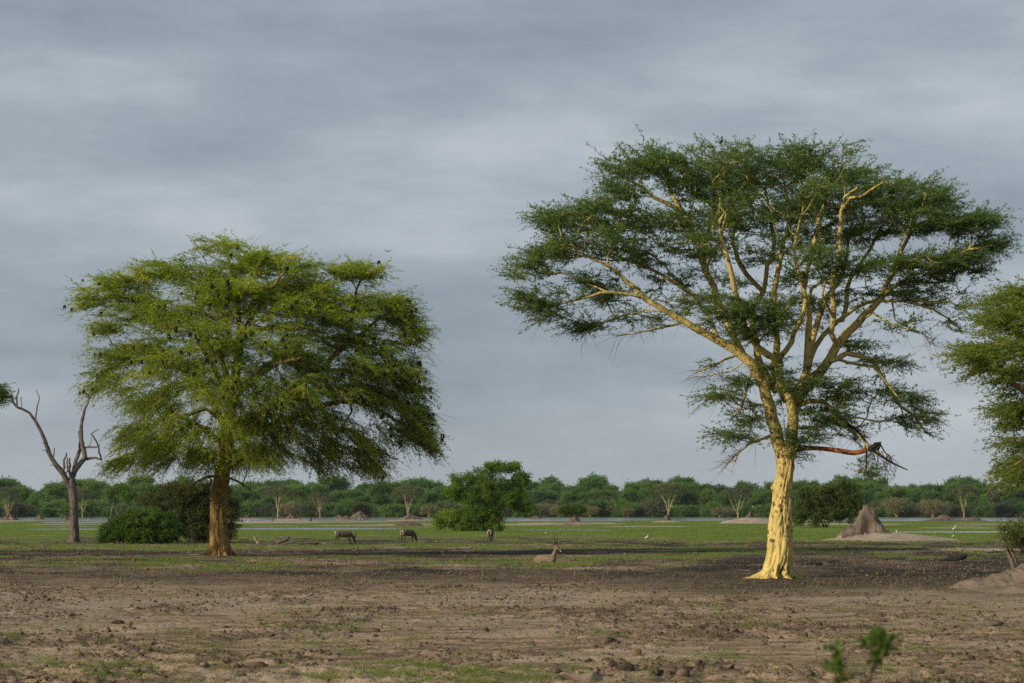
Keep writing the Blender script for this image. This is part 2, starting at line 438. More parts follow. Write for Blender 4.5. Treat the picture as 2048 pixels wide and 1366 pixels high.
def masks(x, y):
    yl = np.log(np.maximum(y, 5))
    u = x / np.maximum(y, 5)
    right = smooth(0.03, 0.10, u)
    wob = (fbm(x / 14, y / 30, 41, 4) - 0.5)
    yw = yl + wob * 0.16
    L = np.log
    # trampled dark mud, left/centre and right variants
    dl = np.interp(yw, L(np.array([60, 88, 104, 118, 128, 140, 158, 166, 184, 190, 206, 214, 250, 300, 340])),
                   [0.02, 0.08, 0.62, 0.80, 0.45, 0.55, 0.62, 0.95, 0.95, 0.4, 0.35, 0.85, 0.8, 0.35, 0.1])
    dr = np.interp(yw, L(np.array([60, 84, 96, 120, 140, 165, 205, 228, 240, 262])),
                   [0.03, 0.15, 0.75, 0.92, 0.85, 0.90, 0.92, 0.9, 0.4, 0.05])
    dark = dl * (1 - right) + dr * right
    gl = np.interp(yw, L(np.array([40, 120, 128, 150, 160, 168, 183, 189, 204, 212, 230, 260, 300, 330])),
                   [0.0, 0.08, 0.36, 0.32, 0.22, 0.12, 0.16, 0.66, 0.66, 0.24, 0.27, 0.36, 0.62, 0.95])
    gr = np.interp(yw, L(np.array([40, 130, 160, 185, 225, 236, 250])),
                   [0.0, 0.06, 0.26, 0.22, 0.22, 0.62, 1.0])
    grass = gl * (1 - right) + gr * right
    mott = fbm(x / 2.2, y / 3.5, 51, 4)
    mid = smooth(95, 130, y) * smooth(330, 270, y)
    grass = grass + mid * (mott - 0.5) * 2.6 * smooth(0.05, 0.3, grass)
    dark = dark + mid * (fbm(x / 3.0, y / 6, 53, 3) - 0.5) * 1.4
    # small green patches on the dry near plain
    spots = smooth(0.70, 0.76, fbm(x / 1.1, y / 1.5, 61, 3)) * smooth(110, 70, y)
    grass = np.maximum(grass, spots * 0.8)
    nearpatch = pool(x, y, -1.0, 43.5, 2.3, 2.6, 71, 0.8) + 0.8 * pool(x, y, -9.0, 45.8, 1.6, 1.2, 72, 0.8)
    grass = np.maximum(grass, nearpatch * 0.62)
    grass = grass * (1 - 0.45 * smooth(110, 80, y))
    # broken darker ground on the near plain
    nd = smooth(0.50, 0.68, fbm(x / 2.6, y / 4.5, 65, 4)) * smooth(120, 80, y)
    dark = np.maximum(dark, nd * 0.30)
    # sand banks
    far = smooth(430, 520, y) * smooth(740, 690, y)
    sand = far * smooth(0.62, 0.70, fbm(x / 22, y / 60, 81, 3))
    for (cx, cy, rx, ry, sd) in ((-73, 640, 24, 75, 1), (13, 585, 14, 40, 2), (75, 560, 16, 40, 3), (27, 470, 9, 16, 4),
                                 (-150, 640, 18, 40, 5), (80, 430, 9, 13, 6), (38, 186, 7.0, 9, 8), (44, 190, 9, 6, 9), (-110, 640, 14, 40, 7)):
        sand = np.maximum(sand, pool(x, y, cx, cy, rx, ry, 90 + sd, 0.5))
    pale = smooth(58, 70, y) * smooth(98, 86, y) * smooth(0.40, 0.62, fbm(x / 7, y / 9, 95, 4))
    sand = np.maximum(sand, pale * 0.55)
    grass = grass * (1 - sand)
    wm = water_mask(x, y)
    dark = np.maximum(dark, wm * 0.9)
    return np.clip(grass, 0, 1), np.clip(dark, 0, 1), np.clip(sand, 0, 1)

def gheight(x, y, fine=True):
    z = 0.10 * (fbm(x / 13, y / 16, 101, 3) - 0.5) * smooth(30, 60, y) * smooth(330, 240, y)
    z = z + 0.0 * x
    if fine:
        roug = smooth(0.42, 0.66, fbm(x / 2.6, y / 4.5, 65, 4)) + 0.8 * smooth(50, 44, y)
        mudz = smooth(95, 120, y) * smooth(300, 250, y)
        lum = np.abs(fbm(x / 0.55, y / 0.8, 111, 3) - 0.5) * 2
        chunk = smooth(0.52, 0.62, fbm(x / 0.34, y / 0.5, 117, 2))
        z = z + (0.07 * roug + 0.13 * mudz + 0.03) * (0.45 - lum) * smooth(330, 240, y)
        z = z + (0.055 * roug + 0.015) * chunk * smooth(140, 70, y)
    z = z - 0.55 * water_mask(x, y)
    return z

def build_ground():
    ys = [-400, -150, -50, -10, 8, 18, 25]
    y = 29.0
    while y < 110: ys.append(y); y *= 1.0036
    while y < 330: ys.append(y); y *= 1.0060
    while y < 1500: ys.append(y); y *= 1.0075
    while y < 16000: ys.append(y); y *= 1.25
    ys = np.array(ys)
    uc = np.linspace(-1, 1, 401)
    ext = 1 + np.array([0.06, 0.2, 0.5, 1.2, 3, 8])
    us = np.concatenate([-ext[::-1], uc, ext])
    U, Y = np.meshgrid(us, ys)
    half = 0.235 * np.maximum(Y, 29) + 1.5
    X = U * half
    Xo = np.sign(U) * (half + (np.abs(U) - 1) * 900)
    X = np.where(np.abs(U) > 1, Xo, X)
    Z = gheight(X, Y)
    inside = (np.abs(U) <= 1.1) & (Y > 26) & (Y < 1400)
    Z = np.where(inside, Z, np.where((Y > 600) & (Y < 1400), -0.55 * water_mask(X, Y), 0.0))
    g, d, s = masks(X, Y)
    nr, nc = X.shape
    V = np.stack([X, Y, Z], -1).reshape(-1, 3)
    i = np.arange(nr * nc).reshape(nr, nc)
    F = np.stack([i[:-1, :-1], i[:-1, 1:], i[1:, 1:], i[1:, :-1]], -1).reshape(-1, 4)
    me = mesh_np('ground', V, F4=F, shade_smooth=True, vattr={'grass': g.ravel(), 'dark': d.ravel(), 'sand': s.ravel()})
    tag(obj('ground', me, M['soil']), kind='structure')
build_ground()

def sheet(name, x0, x1, y0, y1, z):
    V = np.array([(x0, y0, z), (x1, y0, z), (x1, y1, z), (x0, y1, z)], float)
    return tag(obj(name, mesh_np(name, V, F4=[[0, 1, 2, 3]]), M['water']), kind='structure')
sheet('river_water', -1200, 1200, 600, 1260, -0.05)
sheet('pool_water', -140, 140, 318, 500, -0.04)

# ------------------------------------------------------------------ tubes, skeletons and leaves
def tube(pts, rad, sides, rough=0.0, seed=0, cap=True):
    pts = np.asarray(pts, float); rad = np.asarray(rad, float)
    n = len(pts)
    t = np.gradient(pts, axis=0)
    t /= np.linalg.norm(t, axis=1, keepdims=True) + 1e-9
    md = pts[-1] - pts[0]; md = md / (np.linalg.norm(md) + 1e-9)
    ref = np.eye(3)[np.argmin(np.abs(md))]
    a = np.cross(t, ref); a /= np.linalg.norm(a, axis=1, keepdims=True) + 1e-9
    b = np.cross(t, a)
    th = np.arange(sides) * 2 * pi / sides
    rr = rad[:, None] * np.ones(sides)
    if rough:
        k = np.arange(n)[:, None] * 0.45
        rr = rr * (1 + rough * 2 * (vnoise(np.cos(th)[None] * 1.7 + k, np.sin(th)[None] * 1.7 + seed, seed) - 0.5))
    V = pts[:, None] + rr[..., None] * (np.cos(th)[None, :, None] * a[:, None] + np.sin(th)[None, :, None] * b[:, None])
    i = np.arange(n * sides).reshape(n, sides)
    j = np.roll(i, -1, axis=1)
    F = np.stack([i[:-1], j[:-1], j[1:], i[1:]], -1).reshape(-1, 4)
    V = V.reshape(-1, 3)
    T = np.zeros((0, 3), int)
    if cap:
        V = np.vstack([V, pts[-1] + t[-1] * rad[-1] * 0.6])
        k = len(V) - 1
        T = np.stack([i[-1], j[-1], np.full(sides, k)], -1)
    R = np.concatenate([np.repeat(rad, sides), [rad[-1]] if cap else []])
    return V, F, T, R

class Bag:
    """collects pieces of ONE mesh"""
    def __init__(s): s.V, s.F, s.T, s.R, s.n = [], [], [], [], 0
    def add(s, V, F=None, T=None, R=None):
        s.V.append(V)
        if F is not None and len(F): s.F.append(np.asarray(F) + s.n)
        if T is not None and len(T): s.T.append(np.asarray(T) + s.n)
        s.R.append(np.full(len(V), 0.3) if R is None else R)
        s.n += len(V)
    def tube(s, pts, rad, sides=6, **k): s.add(*tube(pts, rad, sides, **k))
    def mesh(s, name, smooth=True):
        return mesh_np(name, np.vstack(s.V), np.vstack(s.F) if s.F else None, np.vstack(s.T) if s.T else None,
                       smooth, vattr={'rad': np.concatenate(s.R)})

def resample(pts, step):
    pts = np.asarray(pts, float)
    if len(pts) == 2:
        pts = np.array([pts[0], (pts[0] + pts[1]) / 2, pts[1]])
    # Catmull-Rom through the given points
    q = np.vstack([2 * pts[0] - pts[1], pts, 2 * pts[-1] - pts[-2]])
    o = []
    for k in range(1, len(q) - 2):
        m = max(1, int(np.linalg.norm(q[k + 1][:3] - q[k][:3]) / step))
        for u in np.arange(m) / m:
            o.append(0.5 * (2 * q[k] + (q[k + 1] - q[k - 1]) * u + (2 * q[k - 1] - 5 * q[k] + 4 * q[k + 1] - q[k + 2]) * u * u
                            + (3 * q[k] - q[k - 1] - 3 * q[k + 1] + q[k + 2]) * u ** 3))
    o.append(pts[-1])
    return np.array(o)

class Skel:
    def __init__(s, seed=0, cap=60000):
        s.p = np.zeros((cap, 3)); s.par = np.full(cap, -1); s.r = np.zeros(cap); s.len = np.zeros(cap)
        s.n = 0; s.ok = np.ones(cap, bool); s.rng = np.random.default_rng(seed); s.tip = []; s.dead = []; s.dirs = np.zeros((cap, 3))
    def add(s, p, par, r=0.0, ok=True):
        i = s.n; s.p[i] = p; s.par[i] = par; s.r[i] = r; s.ok[i] = ok
        if par >= 0:
            d = s.p[i] - s.p[par]; l = np.linalg.norm(d); s.len[i] = s.len[par] + l; s.dirs[i] = d / (l + 1e-9)
        else: s.dirs[i] = (0, 0, 1)
        s.n += 1
        return i
    def limb(s, pts, rads, step=0.4, jit=0.03, root=False, ok=True, leafy_end=True):
        """a traced limb: points and radii (metres); joins the nearest existing node unless root"""
        q = np.column_stack([np.asarray(pts, float), np.interp(np.linspace(0, 1, len(pts)), np.linspace(0, 1, len(rads)), rads)])
        q = resample(q, step)
        par = -1
        if not root and s.n:
            par = int(np.argmin(np.linalg.norm(s.p[:s.n] - q[0, :3], axis=1)))
        for k, v in enumerate(q):
            if k == 0 and par >= 0 and np.linalg.norm(s.p[par] - v[:3]) < 0.05: continue
            j = s.rng.normal(0, jit, 3) if 0 < k < len(q) - 1 else 0
            par = s.add(v[:3] + j, par, max(v[3], 0.004), ok)
        if leafy_end: s.tip.append(par)
        else: s.dead += list(range(s.n - len(q) + len(q) // 2, s.n))
        return par
    def grow(s, A, bf=0.3, step=0.35, jit=0.03, zpen=0.6, arch=0.0, rmax_attach=9):
        A = np.asarray(A)
        ok = np.where(s.ok[:s.n])[0]
        d0 = np.min(np.linalg.norm(A[:, None] - s.p[ok][None], axis=2), axis=1)
        for a in A[np.argsort(d0)]:
            d = np.linalg.norm(s.p[:s.n] - a, axis=1)
            cost = d + bf * s.len[:s.n] + zpen * np.maximum(0, s.p[:s.n, 2] - a[2]) + (~s.ok[:s.n]) * 1e6
            k = int(np.argmin(cost)); L = d[k]
            if L < 0.05: continue
            p0 = s.p[k].copy()
            c = p0 + s.dirs[k] * L * 0.30 + (a - p0) * 0.25 + np.array([0, 0, arch * L])
            m = max(2, int(L / step))
            par = k
            for u in np.arange(1, m + 1) / m:
                q = (1 - u) ** 2 * p0 + 2 * u * (1 - u) * c + u * u * a
                if u < 1: q = q + s.rng.normal(0, jit, 3)
                par = s.add(q, par)
            s.tip.append(par)
    def finish(s, r0=0.011, ex=2.35, cap_child=0.92):
        n = s.n
        acc = np.zeros(n); rr = s.r[:n].copy()
        for i in range(n - 1, -1, -1):
            r = max(acc[i] ** (1 / ex) if acc[i] > 0 else r0, r0)
            rr[i] = s.r[i] if s.r[i] > 0 else r
            if s.par[i] >= 0: acc[s.par[i]] += rr[i] ** ex
        for i in range(n):
            p = s.par[i]
            if p >= 0 and s.r[i] == 0: rr[i] = min(rr[i], rr[p] * cap_child if s.r[p] > 0 else rr[p])
        s.rad = rr
        return rr
    def mesh(s, name, thick=0.06, start=0):
        n = s.n
        kids = [[] for _ in range(n)]
        for i in range(n):
            if s.par[i] >= 0: kids[s.par[i]].append(i)
        bag = Bag()
        stack = [i for i in range(n) if s.par[i] < 0]
        while stack:
            i = stack.pop()
            ch = [s.par[i], i] if s.par[i] >= 0 else [i]
            while kids[i]:
                ks = sorted(kids[i], key=lambda q: -s.rad[q])
                stack += ks[1:]
                i = ks[0]; ch.append(i)
            if len(ch) < 2: continue
            r = s.rad[ch].copy()
            if len(ch) > 2 or True: r[0] = min(r[0], r[1] * 1.15)
            mr = r.max()
            sd = 12 if mr > 0.14 else 8 if mr > thick else 5 if mr > 0.025 else 3
            bag.tube(s.p[ch], r, sd, rough=0.10 if mr > 0.06 else 0.0, seed=len(bag.V) % 97)
        s.bag = bag
        return bag

def leaves(P0, D0, rng, ntw=5, L=0.8, tufts=8, per=3, lw=0.045, ll=0.10, spread=1.0, pitch=0.15, pj=0.25, droop=0.15,
           scatter=0.04, back=0.5, flat=0.6, along=0.8, tv=0.16):
    """feathery sprays: from each tip some side twigs in a fan, along them tufts of small leaf blades. Returns leaf arrays and twig polylines"""
    n = len(P0)
    D = np.array(D0, float)
    hz = np.linalg.norm(D[:, :2], axis=1, keepdims=True) + 1e-6
    az = np.arctan2(D[:, 1], D[:, 0])
    az = az[:, None] + rng.normal(0, spread, (n, ntw))
    pt = (np.asarray(pitch)[:, None] if np.ndim(pitch) else pitch) + rng.normal(0, pj, (n, ntw))
    dv = np.stack([np.cos(az) * np.cos(pt), np.sin(az) * np.cos(pt), np.sin(pt)], -1)
    st = P0[:, None] - D[:, None] * rng.uniform(0, back, (n, ntw, 1))
    ln = L * rng.uniform(0.55, 1.25, (n, ntw, 1))
    dr = droop[:, None, None] if np.ndim(droop) else droop
    def at(s):
        q = st[:, :, None] + dv[:, :, None] * (ln * s)[..., None]
        q[..., 2] -= (dr * ln * s * s)
        return q
    s = (np.arange(tufts) + rng.uniform(0, 1, (n, ntw, tufts))) / tufts
    C = at(s)                                                   # n,ntw,tufts,3
    C = np.repeat(C[..., None, :], per, axis=-2) + rng.normal(0, scatter, (n, ntw, tufts, per, 3))
    rdir = rng.normal(0, 1, C.shape); rdir[..., 2] *= flat
    rdir = rdir + dv[:, :, None, None] * along
    rdir /= np.linalg.norm(rdir, axis=-1, keepdims=True)
    up = rng.normal(0, 0.55, C.shape); up[..., 2] += 1.0
    sd = np.cross(rdir, up); sd /= np.linalg.norm(sd, axis=-1, keepdims=True) + 1e-9
    sz = rng.uniform(0.6, 1.35, C.shape[:-1] + (1,))
    l, w = ll * sz, lw * sz
    V = np.stack([C - sd * w * 0.5, C + sd * w * 0.5 + rdir * l * 0.25, C + rdir * l], -2).reshape(-1, 3)
    tint = np.clip(rng.normal(0.45, tv, (n, 1, 1, 1)) + rng.normal(0, 0.12, (n, ntw, 1, 1)) + rng.normal(0, 0.12, C.shape[:-1]), 0, 1).ravel()
    tw = at(np.broadcast_to(np.array([0, 0.5, 1.0]), (n, ntw, 3))).reshape(-1, 3, 3)
    return V, tint, tw

def leaf_mesh(name, parts):
    V = np.vstack([p[0] for p in parts]); t = np.concatenate([p[1] for p in parts])
    F = np.arange(len(V)).reshape(-1, 3)
    return mesh_np(name, V, F3=F, fattr={'tint': t})

def twig_tubes(bag, tw, r=0.008):
    """three-sided twigs, all at once"""
    n = len(tw)
    th = np.arange(3) * 2 * pi / 3
    d = tw[:, 2] - tw[:, 0]; d /= np.linalg.norm(d, axis=1, keepdims=True) + 1e-9
    a = np.cross(d, (0.1, 0.2, 1.0)); a /= np.linalg.norm(a, axis=1, keepdims=True) + 1e-9
    b = np.cross(d, a)
    rr = np.array([r, r * 0.75, r * 0.35])
    V = tw[:, :, None] + rr[None, :, None, None] * (np.cos(th)[None, None, :, None] * a[:, None, None] + np.sin(th)[None, None, :, None] * b[:, None, None])
    V = V.reshape(-1, 3)
    i = np.arange(n * 9).reshape(n, 3, 3); j = np.roll(i, -1, axis=2)
    F = np.stack([i[:, :-1], j[:, :-1], j[:, 1:], i[:, 1:]], -1).reshape(-1, 4)
    bag.add(V, F, None, np.full(len(V), r))

def in_lobes(lobes, Y, n, rng, shell=0.45, tiers=0.0):
    """points in ellipsoids traced as (px, py, half width px, half height px, depth offset m, depth radius m, weight)"""
    w = np.array([l[6] for l in lobes], float); cnt = rng.multinomial(n, w / w.sum())
    o = []
    for l, c in zip(lobes, cnt):
        d = rng.normal(0, 1, (c, 3)); d /= np.linalg.norm(d, axis=1, keepdims=True)
        d *= (rng.uniform(shell, 1.0, (c, 1)) ** 0.7)
        yy = Y + l[4]; k = yy / FPX
        ctr = P(l[0], l[1], yy)
        q = ctr + d * np.array([l[2] * k, l[5], l[3] * k])
        o.append(q)
    return np.vstack(o)

def lofted_trunk(prof, Y, sides=56, flute=0.10, roots=(), bumps=(), seed=0, dy=0.0, nring=70):
    """trunk from traced left/right edges: prof = [(py, left px, right px)] base first; grooves deepen and roots spread towards the base"""
    prof = np.array(prof, float)
    py = prof[:, 0]; k = Y / FPX
    t = np.linspace(0, 1, nring) ** 1.25
    pys = py[0] + (py[-1] - py[0]) * t
    o = np.argsort(py)
    lf = np.interp(pys, py[o], prof[o, 1]); rt = np.interp(pys, py[o], prof[o, 2])
    z = CAM_H - (pys - HOR) * k
    z = z - z[0] - 0.12
    cx = ((lf + rt) / 2 - 1024) * k; R = (rt - lf) / 2 * k
    th = np.arange(sides) * 2 * pi / sides
    H = z[-1]
    base = np.exp(-np.maximum(z, 0) / 0.9)[:, None]
    fl = np.zeros((nring, sides))
    rg = np.random.default_rng(seed)
    for m, amp in ((6, 0.8), (9, 0.8), (14, 0.5)):
        tw = rg.uniform(0, 6) + z[:, None] * rg.uniform(-0.16, 0.16) + 0.35 * np.sin(z[:, None] * rg.uniform(0.5, 1.3) + rg.uniform(0, 6))
        fl -= amp * np.exp(-(np.sin(m / 2 * (th[None] + tw)) / 0.30) ** 2) * smooth(0.3, 0.6, vnoise(th[None] * 1.5 + m, z[:, None] * 0.5, seed + m))
    fl *= flute * (0.45 + 0.8 * base + 0.8 * np.exp(-np.maximum(z, 0) / 3.0)[:, None])
    nz = vnoise(np.cos(th)[None] * 2.3 + 5, z[:, None] * 1.4 + np.sin(th)[None] * 2.3, seed) - 0.5
    nz2 = vnoise(np.cos(th)[None] * 6 + 9, z[:, None] * 4 + np.sin(th)[None] * 6, seed + 1) - 0.5
    r = R[:, None] * (1.0 + fl + 0.17 * nz + 0.12 * nz2)
    for (ang, ln, wid, hh) in roots:
        da = np.angle(np.exp(1j * (th - ang)))
        r += ln * np.exp(-(da / wid) ** 2)[None] * np.exp(-np.maximum(z, 0) / hh)[:, None]
    for (ang, zz, amp, wa, wz) in bumps:
        da = np.angle(np.exp(1j * (th - ang)))
        r += amp * np.exp(-(da / wa) ** 2)[None] * np.exp(-((z - zz) / wz) ** 2)[:, None]
    X = cx[:, None] + r * np.cos(th)[None]; Yv = Y + dy + r * np.sin(th)[None]
    V = np.stack([X, Yv, np.repeat(z[:, None], sides, 1)], -1).reshape(-1, 3)
    i = np.arange(nring * sides).reshape(nring, sides); j = np.roll(i, -1, axis=1)
    F = np.stack([i[:-1], j[:-1], j[1:], i[1:]], -1).reshape(-1, 4)
    return V, F, np.repeat(R, sides)

def shift(V, o): return V - np.asarray(o)

def px_limbs(sk, Y, spec, kr=None, step=0.4, jit=0.03):
    """spec: (list of (px, py, depth offset), (start radius px, ... end radius px), options)"""
    for s in spec:
        pts, rads = s[0], s[1]; opt = s[2] if len(s) > 2 else {}
        k = Y / FPX
        sk.limb([P(a, b, Y + c) for a, b, c in pts], [r * k for r in rads], step=step, jit=jit, **opt)

def ramp_depth(pts, d0, d1):
    n = len(pts)
    return [(a, b, d0 + (d1 - d0) * i / (n - 1)) for i, (a, b) in enumerate(pts)]
RD = ramp_depth

# ------------------------------------------------------------------ the tall yellow-barked tree (right)
def right_tree():
    Y = 107.0; k = Y / FPX
    base = P(1556, 1157, Y); base[2] = 0
    root = thing('fever_tree', base, 'tall fever tree with bright yellow trunk and open spreading dark green crown', 'tree')
    prof = [(1160, 1522, 1586), (1146, 1520, 1585), (1136, 1525, 1583), (1115, 1529, 1586), (1095, 1532, 1585), (1074, 1534, 1585),
            (1054, 1536, 1583), (1023, 1542, 1583), (992, 1546, 1584), (961, 1550, 1586), (941, 1553, 1588), (920, 1552, 1590),
            (905, 1551, 1590), (893, 1553, 1589), (884, 1560, 1580)]
    V, F, R = lofted_trunk(prof, Y, flute=0.125, seed=3, nring=130, sides=96,
        roots=((pi + 0.25, 1.25, 0.11, 0.16), (pi - 0.5, 0.5, 0.14, 0.18), (-0.22, 0.66, 0.11, 0.18), (-pi / 2 - 0.6, 0.55, 0.12, 0.24),
               (-pi / 2 + 0.5, 0.5, 0.12, 0.22), (pi / 2, 0.5, 0.2, 0.25), (-pi / 2 - 0.1, 0.35, 0.10, 0.35), (pi + 0.7, 0.4, 0.1, 0.2)),
        bumps=((pi + 0.1, 4.05, 0.14, 0.35, 0.18), (-0.2, 4.9, 0.06, 0.3, 0.15), (-pi / 2 - 0.3, 2.6, 0.06, 0.3, 0.3), (-pi / 2 + 0.6, 1.3, 0.07, 0.3, 0.4)))
    obj('trunk', mesh_np('fever_trunk', shift(V, base), F4=F, shade_smooth=True, vattr={'rad': R}), M['fever_bark'], root)
    sk = Skel(21)
    S = [
      (RD([(1570, 945), (1561, 905), (1551, 860), (1539, 816), (1528, 772), (1513, 745), (1502, 728), (1487, 712), (1470, 699), (1441, 684), (1412, 668), (1388, 653),
           (1351, 633), (1328, 619), (1293, 598), (1276, 579), (1255, 565), (1234, 544), (1218, 532), (1178, 516), (1120, 500)], 0, -1.5),
       (15, 13.5, 12, 11, 10.5, 9.5, 8, 7, 6.2, 5.5, 4.6, 3.6, 2.5, 1.5), dict(root=True)),
      (RD([(1570, 930), (1582, 895), (1586, 866), (1588, 838), (1586, 816), (1577, 791), (1562, 765), (1557, 743), (1561, 728), (1556, 718)], 0, -0.6),
       (14, 13, 12, 11, 10, 9, 7.5, 6.5, 6.5)),
      (RD([(1556, 718), (1538, 710), (1516, 697), (1505, 677), (1489, 653), (1480, 628), (1474, 590), (1462, 540), (1445, 490), (1440, 440)], -0.6, -3.5),
       (6, 6, 5.6, 5, 4, 2.5)),
      (RD([(1556, 718), (1573, 701), (1582, 684), (1588, 664), (1597, 644), (1612, 600), (1600, 560), (1590, 500), (1600, 440)], -0.6, -1.5), (5, 4.5, 4, 3.5, 2)),
      (RD([(1487, 712), (1480, 699), (1470, 680), (1461, 657), (1450, 636), (1428, 574), (1413, 545), (1407, 522), (1398, 497), (1385, 460), (1373, 431),
           (1357, 406), (1343, 386), (1336, 360)], -0.5, 2.0), (6.5, 6.2, 6, 5.5, 5.2, 4.5, 3.5, 2.5)),
      (RD([(1373, 431), (1339, 411), (1309, 395), (1289, 377), (1262, 362), (1230, 345)], 1.7, 1.0), (4, 3.2, 2)),
      (RD([(1407, 522), (1415, 470), (1432, 420), (1414, 402), (1375, 381), (1372, 350)], 1.5, 4), (4.5, 4, 3, 2)),
      (RD([(1550, 780), (1526, 740), (1517, 712), (1513, 684), (1508, 657), (1503, 620), (1527, 584)], 0.3, 2.5), (7, 6.5, 5.5, 5)),
      (RD([(1527, 584), (1506, 563), (1480, 532), (1466, 485), (1470, 430), (1455, 370)], 2.5, 4.5), (4.5, 4, 2)),
      (RD([(1527, 584), (1535, 532), (1548, 495), (1540, 440), (1530, 380)], 2.5, 3), (4, 3.5, 2)),
      (RD([(1572, 800), (1550, 750), (1553, 700), (1551, 662), (1548, 630), (1546, 600), (1553, 560), (1565, 500), (1580, 440), (1570, 370)], 0.2, 1.0), (6.5, 6, 5, 4, 2)),
      (RD([(1588, 830), (1600, 780), (1612, 741), (1615, 706), (1618, 673), (1617, 633), (1615, 613), (1608, 589), (1612, 550), (1630, 480), (1650, 400), (1660, 350)], 0, -0.8),
       (8, 7, 5.5, 5, 4.6, 4, 2)),
      (RD([(1615, 613), (1624, 577), (1644, 563), (1662, 545)], -0.5, -2), (3.5, 2.6, 1.5)),
      (RD([(1605, 775), (1622, 720), (1630, 692), (1647, 671), (1677, 639), (1712, 618), (1744, 601), (1775, 590)], 0, 3), (5, 4.5, 3.5, 2)),
      (RD([(1612, 741), (1622, 690), (1638, 633), (1650, 601), (1671, 575), (1690, 530), (1700, 470)], 0, 3.5), (5.5, 5, 4, 2)),
      (RD([(1590, 808), (1604, 780), (1641, 747), (1659, 718), (1674, 689), (1697, 665), (1718, 645), (1744, 616), (1767, 592), (1785, 575), (1812, 563), (1866, 567), (1910, 560)], 0, 1.0),
       (10, 9, 8, 7.5, 6.5, 5.5, 4, 2.5, 1.5)),
      (RD([(1760, 598), (1778, 560), (1793, 538), (1822, 530), (1846, 512), (1890, 515), (1940, 500), (1985, 490)], 0.8, -1), (4.5, 4, 3, 1.6)),
      (RD([(1785, 545), (1802, 503), (1816, 483), (1831, 442), (1850, 410)], 0.8, 2), (4, 3, 1.6)),
      (RD([(1674, 689), (1664, 668), (1666, 633), (1666, 589), (1665, 566), (1676, 520), (1682, 494), (1679, 453), (1683, 421), (1690, 392), (1715, 375)], 0, -2.5), (5, 4.5, 4.2, 3.5, 2)),
      (RD([(1683, 421), (1700, 395), (1722, 393), (1750, 375), (1765, 365)], -2, -3.2), (2.6, 2.2, 1.4)),
      (RD([(1666, 633), (1650, 610), (1644, 589), (1652, 560)], -0.6, -2.2), (3.2, 2.6, 1.5)),
      (RD([(1685, 640), (1691, 613), (1695, 577), (1703, 555), (1722, 524), (1749, 485), (1758, 459), (1790, 420)], 2, 5), (4, 3.5, 3, 1.6)),
      (RD([(1756, 602), (1785, 598), (1814, 602), (1858, 605), (1899, 604), (1925, 618)], 0.6, -1), (3, 2.2, 1.2)),
      (RD([(1822, 603), (1867, 621), (1896, 636), (1915, 655), (1925, 668)], 0, -0.5), (2.2, 1.8, 1.0)),
      (RD([(1661, 722), (1674, 716), (1694, 709), (1720, 712), (1747, 721), (1759, 744), (1779, 777), (1800, 809), (1826, 832), (1855, 867)], 0, 1.5), (5, 4.5, 4, 3.2, 2.5, 1.2)),
      (RD([(1674, 718), (1718, 730), (1744, 736), (1773, 765), (1800, 800)], 0.2, -1.5), (2.6, 2.2, 1.2)),
      (RD([(1800, 809), (1806, 835), (1812, 858)], 1.2, 1.2), (1.6, 0.9)),
      (RD([(1790, 640), (1812, 652), (1850, 672), (1862, 690), (1870, 675)], 0.5, 0.5), (1.5, 1.0), dict(leafy_end=False)),
      (RD([(1718, 645), (1745, 625), (1770, 640), (1800, 655), (1820, 660)], 0.5, -1.5), (2.4, 2.0, 1.2)),
      (RD([(1293, 598), (1243, 588), (1197, 586), (1164, 598), (1124, 605), (1070, 614)], -1, -2.0), (2.8, 2.2, 1.3)),
      (RD([(1368, 643), (1351, 649), (1304, 661), (1269, 668), (1234, 672)], -0.6, -1.0), (2.4, 1.8, 1.0), dict(leafy_end=False)),
      (RD([(1330, 620), (1293, 623), (1257, 628), (1215, 640), (1152, 658)], -0.8, 0.5), (2.2, 1.7, 1.0)),
      (RD([(1441, 684), (1430, 660), (1418, 640), (1395, 600), (1340, 560), (1280, 530), (1262, 520)], -0.5, 2.5), (3.5, 3.2, 3, 2)),
      (RD([(1280, 533), (1290, 525), (1240, 515), (1190, 490)], 2.4, 3), (2.2, 1.4)),
      (RD([(1545, 870), (1531, 877), (1516, 878), (1498, 888), (1472, 908), (1454, 926), (1450, 936)], 0, -1), (3, 2.2, 1.6, 0.9), dict(leafy_end=False)),
      (RD([(1478, 905), (1470, 925)], -0.8, -0.8), (1.2, 0.8), dict(leafy_end=False)),
      (RD([(1503, 738), (1500, 760), (1491, 789), (1483, 816), (1463, 833)], -0.3, -0.8), (2.8, 2.4, 2.2, 1.2)),
      (RD([(1483, 816), (1492, 838), (1502, 862)], -0.7, -0.9), (1.8, 1.2)),
      (RD([(1485, 812), (1476, 811), (1456, 787), (1436, 795), (1400, 798)], -0.7, -1.4), (1.8, 1.5, 0.9)),
      (RD([(1480, 704), (1450, 719), (1423, 734), (1395, 743)], -0.5, -1.6), (2.4, 2.0, 1.0), dict(leafy_end=False)),
      (RD([(1490, 722), (1462, 742), (1430, 748), (1392, 752)], -0.3, 0.6), (1.5, 1.2, 0.8), dict(leafy_end=False)),
      (RD([(1592, 812), (1620, 800), (1647, 803), (1682, 841), (1712, 864), (1735, 891)], 0.2, -1.2), (4.5, 4, 3.4, 2.6), dict(leafy_end=False)),
      (RD([(1682, 841), (1720, 835), (1760, 843), (1785, 838)], -0.5, 0.5), (2, 1.4)),
    ]
    S = [(a[0], tuple(q * (1.16 if i > 1 else 1) for q in a[1])) + tuple(a[2:]) for i, a in enumerate(S)]
    px_limbs(sk, Y, S)
    sk.ok[:sk.n] &= sk.p[:sk.n, 2] > CAM_H - (905 - HOR) * k
